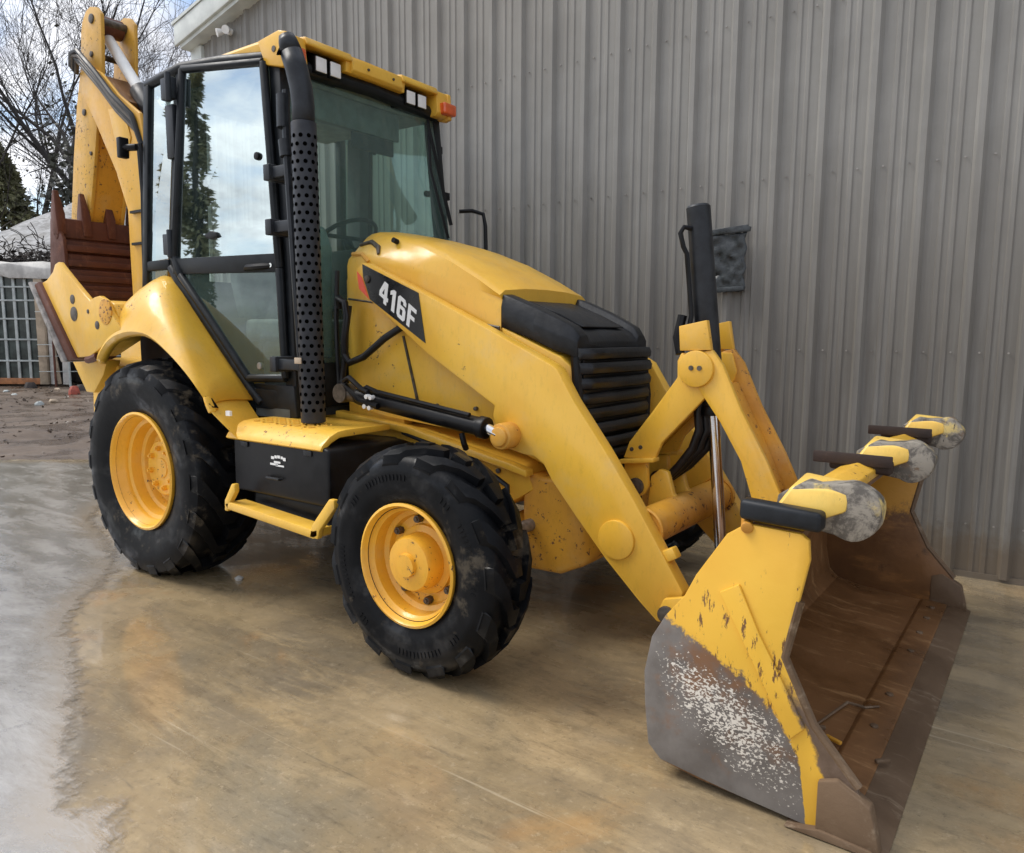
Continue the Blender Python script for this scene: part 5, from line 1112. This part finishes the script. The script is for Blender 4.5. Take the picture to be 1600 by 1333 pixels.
def evergreen(base, h, wd, seed, label, n=5200, mat='needles', group=None):
    rn = random.Random(seed); root = empty('evergreen_tree', base, label, 'tree', group)
    b = MB(); b.tube([base-Vector((0, 0, .2)), base+Vector((.05, 0, h*.5)), base+Vector((0, .05, h*.97))], [.2, .12, .02], 8); b.build('trunk', 'barkdark', root)
    b = MB(); lob = [(rn.uniform(0, 6.3), rn.uniform(.08, .95), rn.uniform(.5, 1.15)) for _ in range(46)]
    for i in range(n):
        a0, t0, w_ = lob[rn.randrange(len(lob))]
        t = min(.99, max(.03, t0+rn.gauss(0, .035))); a = a0+rn.gauss(0, .35)
        R_ = wd*w_*(1-t)**.75*(.35+.65*rn.random()**.5)
        c = base+Vector((math.cos(a)*R_, math.sin(a)*R_, t*h-R_*.25)); s_ = rn.uniform(.09, .22)
        e1 = Vector((math.cos(a)+rn.gauss(0, .5), math.sin(a)+rn.gauss(0, .5), rn.gauss(-.1, .5))).normalized(); e2 = e1.cross(Vector((rn.gauss(0, 1), rn.gauss(0, 1), rn.gauss(0, 1)))).normalized()
        b.face(b.vs([c-e1*s_, c+e2*s_*.42, c+e1*s_*1.1, c-e2*s_*.42]))
    b.build('crown', mat, root, recalc=False)
u, v = at(22, 30); evergreen(BO+BU*u+BV*v, 8.6, 2.9, 5, 'olive green evergreen crown above the tarped roof', 9000)
u, v = at(-70, 33); evergreen(BO+BU*u+BV*v, 9.2, 2.6, 8, 'taller evergreen cut by the picture edge', 7000)
# two tall conifers across the yard, seen mirrored in the cab glass
evergreen(Vector((-18.0, -18.1, -.06)), 13.5, .85, 15, 'tall dark conifer seen mirrored in the upper door window', 5000)
# tangle of dry vines on the tarped roof's foot
b = MB(); rn = random.Random(77)
for i in range(900):
    u = rn.uniform(-4.5, 5.5); z = 3.05+abs(rn.gauss(0, .30)); vv = rn.uniform(.25, .9); p = Vector((u, vv, z)); pts = [p]; d = Vector((rn.gauss(0, 1), rn.gauss(0, .4), rn.gauss(.2, .7))).normalized()
    for k in range(4): d = (d+Vector((rn.gauss(0, .5), rn.gauss(0, .3), rn.gauss(-.15, .4)))).normalized(); p = p+d*rn.uniform(.08, .2); pts.append(p)
    b.tube(pts, .013, 3, caps=False)
for i in range(2600):
    u = rn.uniform(-4.5, 5.5); z = 3.0+abs(rn.gauss(0, .20))+.1*math.sin(u*2.7); c = Vector((u, rn.uniform(.3, .9), z)); s_ = rn.uniform(.03, .09); e1 = Vector((rn.gauss(0, 1), rn.gauss(0, 1), rn.gauss(0, 1))).normalized(); e2 = e1.orthogonal()
    b.face(b.vs([c-e1*s_, c+e2*s_*.6, c+e1*s_, c-e2*s_*.6]))
tag(b.build('dry_vines', 'drygrass', None, recalc=False, world=BM), kind='stuff')
# far hedge line that closes the view under the trees
b = MB()
for i in range(9000):
    u = rn.uniform(-14, 22); z = abs(rn.gauss(0, 1.3)); c = Vector((u, 20+rn.uniform(0, 3), z)); s_ = rn.uniform(.1, .3); e1 = Vector((rn.gauss(0, 1), rn.gauss(0, 1), rn.gauss(0, 1))).normalized(); e2 = e1.orthogonal()
    b.face(b.vs([c-e1*s_, c+e2*s_*.6, c+e1*s_, c-e2*s_*.6]))
tag(b.build('far_undergrowth', 'drygrass', None, recalc=False, world=BM), kind='stuff')
# scraps on the mud before the sheds
GR = 'scraps strewn on the mud before the lean-to'
sc_list = [(10, 612, .16, .10, .05, 'paleframe', 'flat pale scrap below the lean-to sill'), (22, 618, .12, .08, .05, 'paleframe', 'small white scrap left of the red one'), (90, 608, .34, .06, .04, 'beige', 'long pale slat lying before the wire fence'), (116, 616, .26, .16, .20, 'redscrap', 'crumpled red scrap near the rear stabilizer'), (82, 628, .2, .12, .07, 'beige', 'white lump lying in front of the red scrap'), (60, 632, .14, .10, .07, 'paleframe', 'grey stone-like lump furthest forward on the mud'), (128, 610, .3, .2, .16, 'shedwall', 'dark lump beside the red scrap'), (48, 606, .3, .2, .15, 'shedwall', 'dark clod at the foot of the beige post')]
for (px_, py_, lx, ly, hz, mt, lab) in sc_list:
    D = 1.47*1174/(py_-517); lat = (px_-800)/1174*D; p = Vector((CX, CY, 0))+Vector((math.cos(YAW), math.sin(YAW), 0))*D*.998+Vector((.807, .590, 0))*lat
    rn = random.Random(px_); b = MB(); ring = []
    for k, (zz, f) in enumerate(((0, 1), (.5, .92), (1, .55))): ring.append([(p.x+lx*f*.5*math.cos(a)*rn.uniform(.75, 1.15), p.y+ly*f*.9*math.sin(a)*rn.uniform(.75, 1.15), -.06+hz*zz+rn.uniform(-.01, .01)) for a in [2*math.pi*q/8 for q in range(8)]])
    b.loft(ring); tag(b.build('scrap', mt, None, bevel=.004), lab, 'scrap', GR)
# small pale pebble by the rear tyre
b = MB(); b.tube([(.52, -.80, .0), (.52, -.80, .012), (.52, -.80, .024)], [.02, .026, .008], 8); tag(b.build('pebble', 'oldwhite', None), 'small pale pebble beside the rear tyre', 'pebble')
